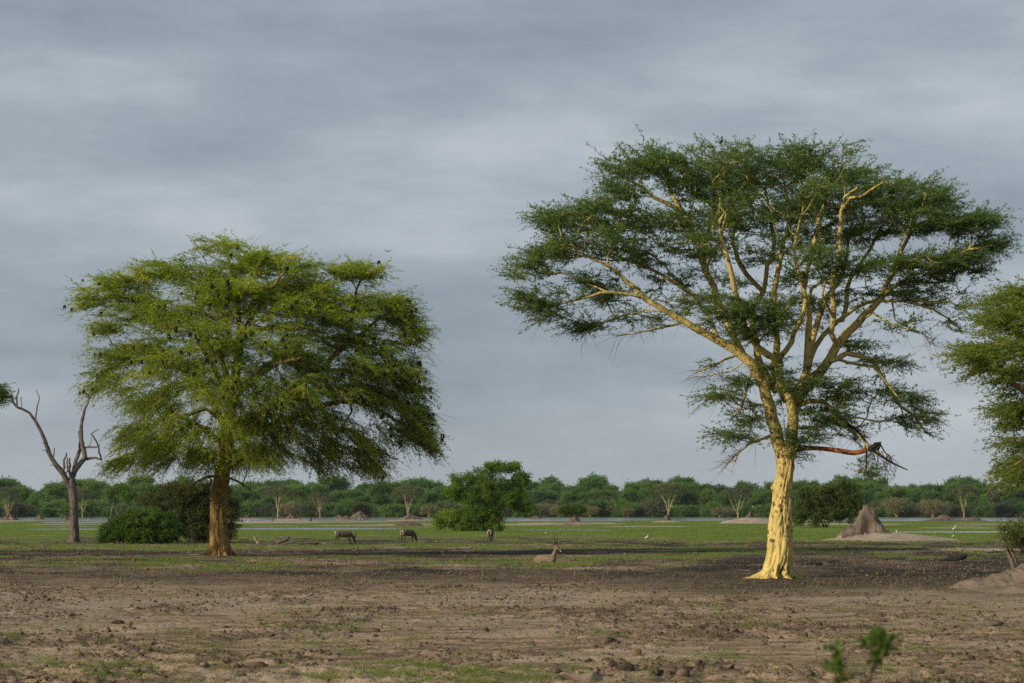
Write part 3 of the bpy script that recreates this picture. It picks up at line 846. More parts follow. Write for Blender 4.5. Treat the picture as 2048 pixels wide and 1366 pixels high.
    lob = [ # px, py, rx, ry, dy, depth, weight
      (1228, 330, 42, 30, 0, 2.5, 6), (1290, 310, 60, 32, 1, 3.5, 10), (1380, 315, 80, 36, 1, 5, 15), (1470, 325, 70, 36, 2, 5.5, 14), (1250, 375, 40, 14, 0, 2, 3),
      (1420, 365, 90, 30, 2, 5, 12), (1560, 320, 75, 34, 1, 5.5, 15), (1650, 325, 80, 36, 0, 5.5, 16), (1730, 355, 60, 34, 1, 5, 11), (1620, 385, 100, 34, 0, 5, 14),
      (1720, 420, 80, 36, 2, 5, 12), (1820, 385, 60, 36, 2, 4.5, 11), (1885, 395, 44, 30, 1, 3, 7), (1840, 440, 80, 34, 1, 4.5, 11), (1920, 450, 50, 22, 0, 2.5, 6), (1965, 440, 45, 16, 0, 1.8, 4),
      (1925, 525, 75, 30, 0, 3, 9), (1985, 490, 46, 22, 0, 2, 5), (1850, 530, 70, 30, 0, 3.5, 8), (1870, 590, 65, 24, 0, 3, 6), (1770, 530, 60, 24, -1, 3, 5), (1900, 640, 28, 14, 0, 1.5, 1.5),
      (1500, 400, 90, 40, 1, 5, 13), (1440, 440, 80, 36, 1, 5, 11), (1340, 440, 60, 26, 1, 4, 7), (1400, 490, 80, 26, 0, 4.5, 8), (1560, 440, 70, 34, 1, 5, 9), (1530, 500, 60, 24, 1, 4, 4),
      (1640, 470, 70, 28, 2, 4, 6), (1650, 515, 66, 20, -3.2, 1.8, 9), (1740, 470, 70, 26, 3, 4, 6), (1690, 545, 36, 14, -2, 2, 3),
      (1110, 440, 50, 32, 0, 3, 8), (1190, 430, 60, 34, 0, 4, 10), (1250, 445, 44, 30, 0, 3.5, 7), (1110, 500, 66, 30, 0, 3.5, 9), (1200, 490, 80, 28, 0, 4.5, 10), (1290, 500, 60, 26, 1, 4, 6),
      (1060, 540, 44, 26, -1, 2.4, 5), (1050, 590, 40, 24, -2, 1.8, 4), (1090, 620, 56, 26, -2, 2, 6), (1130, 600, 40, 18, -2, 2, 3), (1190, 560, 56, 22, 0, 3, 4), (1160, 650, 36, 12, 0, 1.5, 2.2),
      (1230, 585, 44, 24, 0, 2.5, 3.5), (1260, 630, 36, 16, 0, 1.8, 1.5), (1330, 560, 56, 24, 1, 3, 3), (1330, 625, 40, 20, -1, 2, 2.5), (1400, 560, 50, 24, 1, 3, 2.5),
      (1450, 610, 70, 26, -2.5, 2.2, 7), (1520, 620, 60, 34, -3, 1.8, 8), (1400, 600, 50, 26, 0, 2, 3), (1640, 600, 60, 26, 1, 2.5, 4), (1560, 650, 50, 24, -2.5, 1.5, 4), (1480, 660, 40, 20, -2, 1.5, 3), (1570, 600, 40, 22, -2, 2, 2.5), (1420, 640, 40, 20, -2, 2, 2),
      (1480, 560, 50, 20, 0, 3, 2), (1590, 550, 40, 20, 0, 3, 2), (1620, 650, 50, 24, 2.5, 2, 1.5), (1720, 590, 50, 22, 2, 3, 3), (1800, 580, 50, 20, 1, 3, 3),
      (1790, 645, 46, 16, -1, 2, 2.5), (1720, 680, 50, 22, 1, 2.2, 2.5), (1550, 735, 40, 24, -0.8, 1.2, 2.5), (1610, 770, 46, 30, -1.4, 1.4, 4.5), (1650, 740, 36, 20, -1, 1.6, 2),
      (1690, 780, 60, 26, 0, 2.2, 5), (1650, 830, 60, 30, -0.6, 2, 6), (1700, 860, 50, 24, 0, 2, 3.5), (1610, 870, 50, 26, -0.9, 1.6, 4), (1760, 720, 50, 26, 1, 2.2, 4), (1780, 790, 50, 26, 1, 2.2, 4.5),
      (1830, 835, 50, 24, 1, 1.8, 4.5), (1840, 800, 30, 20, 1, 1.5, 1.5), (1580, 910, 30, 10, -0.8, 1.0, 1.2), (1735, 945, 22, 12, -1, 1, 0.8),
      (1480, 770, 36, 20, -0.6, 1.5, 2.6), (1440, 785, 40, 24, -0.8, 1.5, 2.8), (1510, 830, 26, 28, -0.4, 1.4, 2.2), (1480, 860, 40, 24, -0.6, 1.5, 3.0), (1450, 870, 26, 14, -0.6, 1, 1.0), (1545, 790, 24, 30, 1, 1.4, 1.5),
      (1440, 725, 30, 14, -1, 1.2, 0.5),
    ]
    lob = [(l[0], l[1] + 9) + tuple(l[2:]) if l[1] < 400 else l for l in lob]
    A = in_lobes(lob, Y, 1750, sk.rng, shell=0.2)
    sk.grow(A, bf=0.22, step=0.34, jit=0.035, zpen=0.9, arch=0.02)
    sk.finish(0.0155)
    bag = sk.mesh('limbs')
    tips = np.array(sk.tip)
    rng = np.random.default_rng(5)
    tips = tips[rng.uniform(0, 1, len(tips)) > 0.03]
    T = sk.p[tips]; D = sk.dirs[tips]
    cx = P(1560, 800, Y)
    o = T - cx; o[:, 2] *= 0.3; o /= np.linalg.norm(o, axis=1, keepdims=True)
    D = D * 0.6 + o * 0.7; D /= np.linalg.norm(D, axis=1, keepdims=True)
    py = HOR - (T[:, 2] - CAM_H) / k
    pitch = np.where(py > 680, -0.05, np.where(py > 560, 0.05, 0.24))
    pr = leaves(T, D, rng, ntw=6, L=1.10, tufts=10, per=3, tv=0.22, lw=0.055, ll=0.125, spread=1.0, pitch=pitch, pj=0.27, droop=0.05, scatter=0.035, back=0.6)
    # bare thorny twigs too
    bp = np.concatenate([rng.choice(len(T), 420), rng.choice(np.where(py > 600)[0], 420)])
    dn = np.array([i for i in sk.dead if i < sk.n]); dn = np.repeat(dn, 3)
    BP = np.vstack([T[bp], sk.p[dn]]); BD = np.vstack([D[bp], sk.dirs[dn]])
    _, _, btw = leaves(BP, BD, rng, ntw=3, L=0.95, tufts=1, per=1, spread=0.9, pitch=-0.05, pj=0.5, droop=0.25)
    twig_tubes(bag, pr[2] - base, 0.008) if False else None
    me = None
    bag2 = Bag()
    for v, f, t_, r in ((np.vstack(bag.V), np.vstack(bag.F), np.vstack(bag.T), np.concatenate(bag.R)),):
        bag2.add(shift(v, base), f, t_, r)
    twig_tubes(bag2, pr[2] - base, 0.009)
    twig_tubes(bag2, btw - base, 0.009)
    obj('limbs', bag2.mesh('fever_limbs'), M['fever_bark'], root)
    tag(obj('crown', leaf_mesh('fever_crown', [(shift(pr[0], base), pr[1])]), M['leaf_right'], root), kind='stuff')
    # the broken, barkless limb and its charred hanging wreckage
    b = Bag()
    def line(pts, rads, bagx, yo=(0, 0), sides=7, rough=0.12):
        q = [P(a, c, Y + yo[0] + (yo[1] - yo[0]) * i / max(1, len(pts) - 1)) - base for i, (a, c) in enumerate(pts)]
        qq = resample(np.column_stack([q, np.interp(np.linspace(0, 1, len(pts)), np.linspace(0, 1, len(rads)), np.array(rads) * k)]), 0.25)
        bagx.tube(qq[:, :3], qq[:, 3], sides, rough=rough, seed=3)
    line([(1580, 903), (1609, 897), (1644, 897), (1677, 901), (1709, 906), (1738, 898), (1756, 890)], (6, 5, 4.6, 5, 5, 5, 3), b, (0, -1.2), 9)
    obj('broken_limb', b.mesh('broken_limb'), M['red_wood'], root)
    b = Bag()
    line([(1740, 900), (1752, 889), (1760, 886), (1757, 895), (1745, 902)], (4.5, 5, 4, 4, 2.5), b, (-1.2, -1.2))
    line([(1744, 900), (1770, 917), (1791, 929), (1815, 940)], (3, 2.6, 2.2, 1.0), b, (-1.2, -1.8))
    line([(1760, 888), (1770, 905), (1782, 915), (1790, 910)], (1.6, 1.2, 0.6), b, (-1.2, -1.2))
    line([(1732, 891), (1733, 935), (1729, 958)], (1.6, 1.2, 0.6), b, (-1.2, -1.3))
    line([(1655, 835), (1690, 848), (1715, 862), (1735, 891)], (2.0, 3.2, 2.6, 2.2), b, (-0.6, -1.2))
    rg = random.Random(4)
    for i in range(26):
        x0 = rg.uniform(1728, 1786); y0 = 893 + (x0 - 1740) * 0.5 + rg.uniform(-6, 4)
        line([(x0, y0), (x0 + rg.uniform(-8, 14), y0 + rg.uniform(10, 26)), (x0 + rg.uniform(-14, 20), y0 + rg.uniform(24, 52))], (0.7, 0.5, 0.25), b, (-1.2, -1.2 + rg.uniform(-0.5, 0.5)), 4, 0)
    obj('dead_branch', b.mesh('dead_branch'), M['burnt_wood'], root)
right_tree()

# ------------------------------------------------------------------ the drooping tree (left)
def left_tree():
    Y = 161.0; k = Y / FPX
    base = P(440, 1112, Y); base[2] = 0
    root = thing('fever_tree', base, 'broad fever tree with drooping yellow green crown full of dark hanging pods', 'tree')
    prof = [(1114, 416, 467), (1102, 418, 464), (1085, 419, 459), (1068, 419, 456), (1035, 420, 454), (1001, 421, 454), (967, 425, 457), (942, 430, 461),
            (915, 434, 464), (890, 437, 467), (860, 442, 470), (830, 448, 472), (815, 452, 470)]
    V, F, R = lofted_trunk(prof, Y, flute=0.19, seed=9, nring=120, sides=96,
        roots=((pi + 0.2, 1.1, 0.10, 0.16), (-0.2, 0.75, 0.11, 0.18), (-pi / 2 - 0.5, 0.45, 0.12, 0.28), (-pi / 2 + 0.5, 0.45, 0.12, 0.28), (-pi / 2, 0.3, 0.1, 0.35), (pi / 2, 0.5, 0.2, 0.3), (pi + 0.65, 0.4, 0.1, 0.24)),
        bumps=((-pi / 2 - 0.6, 4.3, 0.12, 0.25, 0.9), (-pi / 2 + 0.3, 3.6, -0.10, 0.2, 1.4)))
    obj('trunk', mesh_np('left_trunk', shift(V, base), F4=F, shade_smooth=True, vattr={'rad': R}), M['left_trunk'], root)
    sk = Skel(33)
    S = [
      (RD([(446, 940), (452, 890), (458, 850), (466, 790), (472, 740), (479, 700), (480, 668), (475, 610), (468, 560), (455, 510)], 0, 1), (14, 13, 11.5, 10, 9, 7.5, 6, 4.5, 3, 1.8), dict(root=True)),
      (RD([(479, 690), (490, 668), (513, 659), (546, 654), (585, 661), (620, 650)], 0.5, 3), (5, 4.6, 4, 3.5, 2.5)),
      (RD([(460, 845), (500, 845), (560, 797), (620, 752), (650, 731), (695, 686), (728, 665), (755, 640), (800, 620)], 0, 1.5), (8, 7.5, 7, 6, 5, 4, 3, 2)),
      (RD([(695, 686), (702, 641), (709, 600), (713, 580), (722, 555), (740, 530)], 1, 0), (3.6, 3.2, 2.4, 1.5)),
      (RD([(705, 682), (744, 694), (766, 716), (785, 750), (805, 795)], 1, -1), (3.4, 3, 2.4, 1.4)),
      (RD([(456, 880), (540, 852), (610, 822), (680, 803), (740, 812), (790, 840), (835, 872)], 0, -1), (7, 6, 5, 4, 3, 1.6)),
      (RD([(454, 860), (420, 795), (370, 745), (310, 706), (250, 695)], 0, -1.5), (7, 6, 5, 3.6, 2)),
      (RD([(466, 780), (432, 705), (380, 650), (310, 612), (240, 595), (190, 600)], 0, 1), (6, 5.2, 4.2, 3, 1.6)),
      (RD([(476, 720), (442, 625), (400, 565), (340, 540), (300, 530)], 0, 3), (5, 4.2, 3, 1.6)),
      (RD([(450, 895), (400, 852), (340, 832), (285, 865)], 0, -2), (5.5, 4.5, 3.2, 1.6)),
      (RD([(470, 755), (475, 700), (500, 640), (540, 580), (575, 540)], 0, -4), (6, 5, 4, 2)),
      (RD([(464, 800), (440, 760), (420, 720), (400, 690), (390, 670)], 0, -8), (6, 5, 4, 2)),
      (RD([(462, 820), (480, 780), (520, 750), (560, 725), (600, 715)], 0, -8.5), (6, 5, 4, 2)),
      (RD([(466, 790), (450, 740), (440, 690), (430, 660)], 0, 8), (6, 5, 4, 2)),
      (RD([(462, 815), (500, 760), (560, 710), (600, 690)], 0, 8), (6, 5, 4, 2)),
      (RD([(456, 850), (430, 830), (410, 820), (380, 830)], 0, -7), (5, 4, 3, 1.6)),
      (RD([(458, 850), (500, 830), (540, 830), (580, 850)], 0, -7), (5, 4, 3, 1.6)),
      (RD([(700, 803), (702, 823), (680, 860), (660, 890)], -0.5, -2), (2.4, 1.8, 1.2)),
    ]
    px_limbs(sk, Y, S, step=0.5, jit=0.04)
    D_ = [
      (RD([(428, 952), (405, 957), (380, 976), (364, 988)], -0.4, -1.5), (2.8, 2.0, 1.1), dict(leafy_end=False)),
      (RD([(424, 960), (415, 975), (411, 985)], -0.6, -1.2), (2, 1.2), dict(leafy_end=False)),
      (RD([(458, 956), (485, 966), (496, 976), (502, 982)], 0, -1), (2.4, 1.9, 1.0), dict(leafy_end=False)),
      (RD([(486, 964), (492, 950), (493, 935)], -0.5, -1), (1.4, 1.0), dict(leafy_end=False)),
      (RD([(453, 994), (465, 995), (474, 1000)], 0, -0.6), (1.8, 1.0), dict(leafy_end=False)),
    ]
    n0 = sk.n
    sk.ok[:sk.n] &= sk.p[:sk.n, 2] > CAM_H - (912 - HOR) * k
    lob = [
      (435, 492, 55, 20, 1, 2.5, 5), (305, 545, 60, 20, 1, 3, 6), (205, 575, 52, 26, 0, 2.5, 6), (172, 608, 30, 20, 0, 1.5, 3), (255, 565, 60, 24, 0, 3, 6),
      (400, 550, 100, 34, 1, 6, 15), (520, 525, 84, 30, 0, 5, 13), (600, 560, 54, 34, 1, 4.5, 8), (500, 590, 110, 40, -2, 6, 14), (440, 600, 90, 36, -4, 4, 9),
      (720, 545, 62, 24, 0, 2.6, 7), (680, 545, 30, 16, 0, 2, 2), (740, 610, 80, 36, 0, 4, 9), (800, 620, 44, 34, 0, 3, 6), (690, 640, 70, 34, -2, 4, 8), (830, 660, 26, 34, 0, 2, 4),
      (260, 630, 84, 36, 0, 4, 9), (350, 640, 90, 46, -3, 5, 13), (250, 710, 80, 32, -1, 3.5, 9), (195, 745, 36, 18, -1, 1.8, 4), (215, 770, 46, 20, -1, 2.2, 4), (200, 660, 40, 16, 0, 2, 2),
      (330, 730, 90, 46, -4, 5, 13), (430, 690, 80, 56, -6, 3.5, 13), (540, 690, 84, 36, -6, 3.5, 9), (620, 735, 80, 34, -4, 3, 9), (450, 640, 110, 40, 5, 4, 8),
      (780, 700, 64, 54, 0, 4, 9), (825, 765, 38, 46, 0, 3, 6), (710, 735, 70, 30, -3, 3, 6), (640, 680, 80, 40, 5, 4, 5), (560, 730, 70, 34, 6, 3, 4),
      (300, 800, 76, 46, -2, 4.5, 10), (275, 875, 56, 44, -1, 3.5, 8), (245, 930, 32, 16, -1, 2, 3.5), (350, 860, 80, 56, -4, 4.5, 11), (400, 915, 66, 26, -4, 4, 6), (320, 915, 50, 24, -2, 3, 5),
      (440, 770, 80, 50, -7, 3, 11), (530, 790, 70, 46, -7, 3, 9), (480, 850, 70, 46, -6, 3, 9), (560, 850, 70, 50, -4, 3.5, 7), (530, 915, 70, 26, -4, 3.5, 6), (460, 920, 40, 20, -3, 2, 2.5),
      (640, 870, 76, 46, 0, 4, 6), (650, 920, 66, 28, -1, 3.5, 6), (720, 890, 76, 46, 0, 4, 9), (760, 800, 70, 36, -2, 3, 7), (810, 850, 60, 40, 0, 3, 8), (850, 875, 34, 26, 0, 2, 3.5), (740, 935, 46, 18, 0, 2.5, 4),
      (300, 605, 70, 24, 0, 3, 6), (640, 605, 44, 36, 0, 4, 5), (330, 690, 80, 26, -2, 3, 5), (700, 690, 70, 26, 0, 3, 6), (560, 590, 60, 30, 2, 3, 4),
      (660, 600, 60, 40, 0, 4, 6), (600, 640, 70, 40, -3, 4, 6), (680, 770, 70, 36, -4, 2.5, 7), (760, 760, 60, 40, -1, 3, 6), (600, 780, 60, 40, -6, 2.5, 7), (640, 830, 60, 30, -4, 2.5, 5), (560, 640, 80, 40, -4, 3, 5),
      (400, 780, 100, 60, 5, 4, 6), (500, 900, 90, 40, 4, 3.5, 5), (350, 880, 80, 40, 4, 3.5, 4), (600, 800, 60, 40, 5, 3, 2.5), (840, 820, 34, 30, 0, 2, 3),
    ]
    A = in_lobes(lob, Y, 2150, sk.rng, shell=0.15)
    sk.grow(A, bf=0.20, step=0.5, jit=0.045, zpen=-0.10, arch=0.16)
    px_limbs(sk, Y, D_, step=0.4, jit=0.04)
    sk.finish(0.014)
    bag = sk.mesh('limbs')
    rng = np.random.default_rng(6)
    tips = np.array(sk.tip); tips = tips[rng.uniform(0, 1, len(tips)) > 0.03]
    T = sk.p[tips]; cx = P(470, 800, Y)
    o = T - cx; rad = np.linalg.norm(o[:, :2], axis=1); o[:, 2] = 0; o /= np.linalg.norm(o, axis=1, keepdims=True) + 1e-6
    py = HOR - (T[:, 2] - CAM_H) / k
    low = smooth(560, 900, py)
    D = sk.dirs[tips] * 0.35 + o * 0.8
    D[:, 2] -= 0.45 * low
    D /= np.linalg.norm(D, axis=1, keepdims=True)
    pitch = 0.16 - 0.55 * low - 0.12 * smooth(6, 12, rad)
    pr = leaves(T, D, rng, ntw=8, L=1.45, tufts=10, per=3, lw=0.066, ll=0.165, spread=0.85, pitch=pitch, pj=0.26, along=0.9, tv=0.28, droop=0.10 + 0.22 * low, scatter=0.05, back=1.1, flat=0.3)
    # twigs without leaves, pale and long
    bt = rng.choice(len(T), 700)
    _, _, btw = leaves(T[bt], D[bt], rng, ntw=2, L=1.9, tufts=1, per=1, spread=0.7, pitch=pitch[bt], pj=0.35, droop=0.2)
    lo = rng.choice(np.where(low > 0.45)[0], 520)
    _, _, ltw = leaves(T[lo], D[lo], rng, ntw=2, L=1.7, tufts=1, per=1, spread=0.6, pitch=-0.65, pj=0.3, droop=0.2)
    btw = np.vstack([btw, ltw])
    b2 = Bag()
    b2.add(shift(np.vstack(bag.V), base), np.vstack(bag.F), np.vstack(bag.T), np.concatenate(bag.R))
    twig_tubes(b2, pr[2] - base, 0.011); twig_tubes(b2, btw - base, 0.013)
    obj('limbs', b2.mesh('left_limbs'), M['left_bark'], root)
    tag(obj('crown', leaf_mesh('left_crown', [(shift(pr[0], base), pr[1])]), M['leaf_left'], root), kind='stuff')
    # bunches of black pods: four shapes, hung from the outer twigs
    shapes = []
    for v in range(4):
        rg = np.random.default_rng(50 + v); b = Bag()
        for j in range(6 + v):
            a = rg.uniform(0, 2 * pi); L = rg.uniform(0.22, 0.50); w = rg.uniform(0.03, 0.05)
            q0 = np.array([cos(a) * 0.05, sin(a) * 0.05, -0.02]); q1 = q0 + np.array([cos(a) * 0.07, sin(a) * 0.07, -L * 0.5]); q2 = q1 + np.array([rg.normal(0, 0.05), rg.normal(0, 0.05), -L * 0.5])
            b.tube([q0, q1, q2], [w, w * 1.2, w * 0.3], 4)
        shapes.append(b.mesh('pod_bunch', False))
    front = T[:, 1] < Y + 4
    edge = front & ((py < 760) | (rad > 8)) & ((T[:, 1] < Y - 3.2) | (rad > 8.5))
    idx = rng.choice(np.where(edge)[0], 250, replace=False)
    for j, i in enumerate(idx):
        p = T[i] + D[i] * rng.uniform(0.0, 0.8) - base + np.array([0, -(rng.uniform(1.2, 2.4) if rad[i] < 8.5 else rng.uniform(0, 0.8)), 0.05])
        ob = obj('pod_bunch', shapes[j % 4], M['pod'], root, p)
        ob.rotation_euler = (0, 0, rng.uniform(0, 6.28)); s = rng.uniform(0.5, 0.92); ob.scale = (s, s, s)
left_tree()

# ------------------------------------------------------------------ trees cut by the picture's edges
def edge_tree(name, label, Y, trunk_px, base_py, spec, lob, n, leafm, seed, barkm):
    k = Y / FPX
    base = P(trunk_px, base_py, Y); base[2] = 0
    root = thing(name, base, label, 'tree')
    sk = Skel(seed)
    px_limbs(sk, Y, spec, step=0.5, jit=0.04)
    bag0 = None
    A = in_lobes(lob, Y, n, sk.rng, shell=0.25)
    sk.ok[:sk.n] &= sk.p[:sk.n, 2] > 3.5
    sk.grow(A, bf=0.2, step=0.45, jit=0.04, zpen=0.2, arch=0.08)
    sk.finish(0.012)
    bag = sk.mesh('limbs')
    rng = np.random.default_rng(seed)
    tips = np.array(sk.tip); T = sk.p[tips]
    o = T - P(trunk_px, 760, Y); o[:, 2] = 0; o /= np.linalg.norm(o, axis=1, keepdims=True) + 1e-6
    D = sk.dirs[tips] * 0.35 + o * 0.8; D /= np.linalg.norm(D, axis=1, keepdims=True)
    py = HOR - (T[:, 2] - CAM_H) / k
    low = smooth(600, 900, py)
    pr = leaves(T, D, rng, ntw=7, L=1.15, tufts=10, per=3, tv=0.22, lw=0.062, ll=0.13, spread=0.65, pitch=0.10 - 0.35 * low, pj=0.24, droop=0.12, scatter=0.035, back=0.8, flat=0.3)
    b2 = Bag(); b2.add(shift(np.vstack(bag.V), base), np.vstack(bag.F), np.vstack(bag.T), np.concatenate(bag.R))
    twig_tubes(b2, pr[2] - base, 0.009)
    obj('trunk', b2.mesh('edge_trunk'), barkm, root)
    tag(obj('crown', leaf_mesh('edge_crown', [(shift(pr[0], base), pr[1])]), leafm, root), kind='stuff')
edge_tree('fever_tree', 'feathery yellow green tree cut off by the right edge of the photo', 95.0, 2235, 1174,
    [(RD([(2235, 1174), (2232, 1050), (2228, 960), (2225, 880)], 0, 0), (26, 21, 20, 16), dict(root=True)),
     (RD([(2225, 880), (2170, 800), (2100, 720), (2040, 670), (1990, 640)], 0, -2), (10, 8, 6, 3)),
     (RD([(2228, 900), (2150, 840), (2060, 790), (1990, 740), (1930, 715)], 0, -3.5), (9, 7, 5, 2)),
     (RD([(2228, 930), (2150, 910), (2080, 900), (2030, 930)], 0, -3), (7, 5, 2)),
     (RD([(2226, 890), (2140, 870), (2060, 850), (2000, 820)], 0, 2), (7, 5, 2)),
     (RD([(2225, 880), (2210, 780), (2190, 700), (2200, 600)], 0, 1), (10, 8, 3)),
     (RD([(2225, 880), (2260, 780), (2330, 700), (2400, 680)], 0, 1), (10, 8, 3))],
    [(2015, 605, 60, 28, 0, 3, 9), (1985, 645, 55, 26, -1, 3, 8), (1945, 708, 55, 20, -2, 2, 8), (2010, 700, 60, 30, -2, 3, 12), (1990, 745, 55, 24, -2, 2.5, 9), (2040, 650, 50, 40, -2, 3, 9),
     (2030, 760, 50, 36, 0, 3, 9), (2025, 815, 45, 22, 0, 2.5, 8), (2050, 840, 40, 30, 0, 3, 6), (2030, 885, 36, 16, 0, 2, 4), (2035, 935, 42, 30, -1, 2.5, 8), (2060, 900, 40, 40, -1, 2.5, 5), (2050, 590, 50, 30, 0, 3, 6),
     (2110, 640, 60, 60, -1, 5, 9), (2110, 760, 60, 60, -1, 4, 8), (2110, 880, 60, 50, -1, 4, 6), (2200, 600, 90, 50, 0, 5, 5), (2220, 720, 90, 70, -2, 5, 5), (2330, 680, 90, 60, 0, 5, 4)],
    330, M['leaf_edge'], 44, M['left_bark'])
edge_tree('fever_tree', 'dark tree whose branch tip peeks in at the left edge of the photo', 150.0, -150, 1118,
    [(RD([(-150, 1118), (-152, 1020), (-150, 900)], 0, 0), (22, 18, 14), dict(root=True)),
     (RD([(-150, 900), (-110, 840), (-60, 800), (-10, 785)], 0, -1), (9, 7, 5, 2)),
     (RD([(-150, 900), (-180, 820), (-190, 740)], 0, 1), (10, 8, 4)),
     (RD([(-150, 930), (-200, 860), (-260, 820)], 0, 0), (8, 6, 2))],
    [(-18, 785, 32, 26, -1, 1.8, 7), (-70, 770, 60, 40, 0, 3, 6), (-150, 720, 90, 50, 0, 5, 6), (-240, 780, 80, 50, 0, 4, 4)],
    160, M['leaf_right'], 45, M['fever_bark'])

# ------------------------------------------------------------------ the bare dead tree
def dead_tree():
    Y = 230.0; k = Y / FPX
    base = P(148, 1085, Y); base[2] = 0
    root = thing('dead_tree', base, 'bare grey dead tree with two forked limbs and broken stubs', 'dead tree')
    V, F, R = lofted_trunk([(1088, 136, 160), (1078, 138, 158), (1050, 139, 157), (1020, 139, 156), (990, 138, 154), (970, 135, 152), (955, 138, 150)], Y, flute=0.10, seed=14, nring=60, sides=32,
        roots=((pi, 0.15, 0.4, 0.4), (0, 0.15, 0.4, 0.4), (-pi / 2, 0.2, 0.3, 0.5)))
    obj('trunk', mesh_np('dead_trunk', shift(V, base), F4=F, shade_smooth=True, vattr={'rad': R}), M['dead_wood'], root)
    limbs = [
      (RD([(146, 985), (136, 968), (123, 942), (103, 916), (91, 886), (79, 857), (67, 837), (53, 822), (35, 815), (26, 804), (23, 787)], 0, -1.5), (6.5, 6, 5.2, 4.4, 3.8, 3.2, 2.8, 2.4, 2, 1.2)),
      (RD([(35, 815), (33, 793), (37, 785), (37, 777)], -1.4, -1.2), (1.6, 1.5, 1.3)), (RD([(43, 818), (43, 793)], -1.4, -1.4), (1.0, 0.5)),
      (RD([(71, 840), (75, 810), (78, 796), (72, 779)], -1, -0.6), (1.4, 1.2, 0.5)),
      (RD([(106, 918), (107, 908), (109, 896)], -0.6, -0.4), (1.7, 1.0)), (RD([(127, 942), (129, 919), (133, 906)], -0.3, -0.6), (2.3, 1.7)),
      (RD([(116, 931), (106, 930), (99, 931)], -0.5, -0.9), (1.2, 0.5)), (RD([(98, 908), (91, 901), (84, 900)], -0.6, -0.9), (1.3, 0.5)), (RD([(91, 889), (85, 885)], -0.6, -0.9), (1.2, 0.5)),
      (RD([(145, 985), (144, 962), (149, 942), (164, 924), (170, 913), (164, 886), (162, 857), (167, 828), (173, 810), (179, 796), (180, 785)], 0, 1.5), (6.5, 6, 5.4, 5, 4.6, 4, 3.6, 3, 2.4, 1.6, 1.1)),
      (RD([(146, 950), (152, 919), (160, 898), (158, 863)], 0, 2.2), (4.6, 4, 3.2, 2)),
      (RD([(169, 919), (190, 915), (202, 919), (199, 904), (196, 889), (187, 872), (182, 868)], 0.8, -0.5), (3, 2.5, 2.2, 1.8, 1.5, 1.1)),
      (RD([(182, 868), (190, 862), (198, 858)], -0.5, -0.6), (1.2, 0.8)), (RD([(168, 897), (181, 894), (195, 894), (199, 890)], 1, -0.3), (2.2, 1.7, 1.2)),
      (RD([(176, 896), (181, 885), (183, 873)], 0.6, 0.4), (0.9, 0.4)), (RD([(142, 962), (139, 939), (139, 916)], 0, -1), (3.2, 2.6, 1.7)), (RD([(139, 934), (134, 932), (131, 936)], -0.8, -1), (1.3, 0.8)),
      (RD([(134, 945), (135, 930), (135, 916)], -0.3, -0.6), (1.8, 1.2)), (RD([(150, 985), (154, 975), (156, 972)], 0, -0.3), (2.2, 1.2)),
    ]
    for pts, rads in limbs:
        b = Bag()
        q = [np.append(P(a, c, Y + d) - base, 0) for a, c, d in pts]
        q = np.array(q); q[:, 3] = np.interp(np.linspace(0, 1, len(pts)), np.linspace(0, 1, len(rads)), np.array(rads) * k)
        q = resample(q, 0.3)
        q[1:-1, :3] += np.random.default_rng(len(pts)).normal(0, 0.025, (len(q) - 2, 3))
        b.tube(q[:, :3], q[:, 3], 8, rough=0.16, seed=len(pts))
        obj('limb', b.mesh('dead_limb'), M['dead_wood'], root)
dead_tree()

# ------------------------------------------------------------------ bushes
def bush(name, label, cat, Y, base_px, lob, n, leafm, seed, ll=0.2, lw=0.12, per=4, L=0.5, ntw=4, tufts=5, barkm='dull_bark', group=None, stems=5, shell=0.55, pitch=0.1, ground=0.0):
    base = P(base_px, HOR, Y); base[2] = ground
    root = thing(name, base, label, cat, group)
    sk = Skel(seed)
    for i in range(stems):
        a = 2 * pi * i / stems + sk.rng.uniform(0, 1)
        s0 = base + np.array([cos(a), sin(a), 0]) * 0.3 * stems ** 0.5 * 0.6 + np.array([0, 0, -0.1])
        sk.limb([s0, s0 + np.array([cos(a) * 0.3, sin(a) * 0.3, 0.8])], [0.12, 0.08], step=0.4, root=True)
    sk.tip = []
    A = in_lobes(lob, Y, n, sk.rng, shell=shell)
    A[:, 2] = np.maximum(A[:, 2], ground + 0.25)
    sk.grow(A, bf=0.25, step=0.6, jit=0.06, zpen=0.3, arch=0.05)
    sk.finish(0.014)
    bag = sk.mesh('stems')
    rng = np.random.default_rng(seed)
    tips = np.array(sk.tip); T = sk.p[tips]
    ctr = A.mean(0)
    o = T - ctr; o /= np.linalg.norm(o, axis=1, keepdims=True) + 1e-6
    D = sk.dirs[tips] * 0.4 + o; D /= np.linalg.norm(D, axis=1, keepdims=True)
    pr = leaves(T, D, rng, ntw=ntw, L=L, tufts=tufts, per=per, lw=lw, ll=ll, spread=1.1, pitch=pitch, pj=0.5, droop=0.15, scatter=ll * 0.6, back=0.5, flat=0.8)
    obj('stems', Bag.mesh(_sh(bag, base), 'bush_stems'), M[barkm], root)
    v = shift(pr[0], base)
    tag(obj('foliage', leaf_mesh('bush_foliage', [(v, pr[1])]), M[leafm], root), kind='stuff')
    return root
def _sh(bag, base):
    b = Bag(); b.add(shift(np.vstack(bag.V), base), np.vstack(bag.F), np.vstack(bag.T), np.concatenate(bag.R)); return b

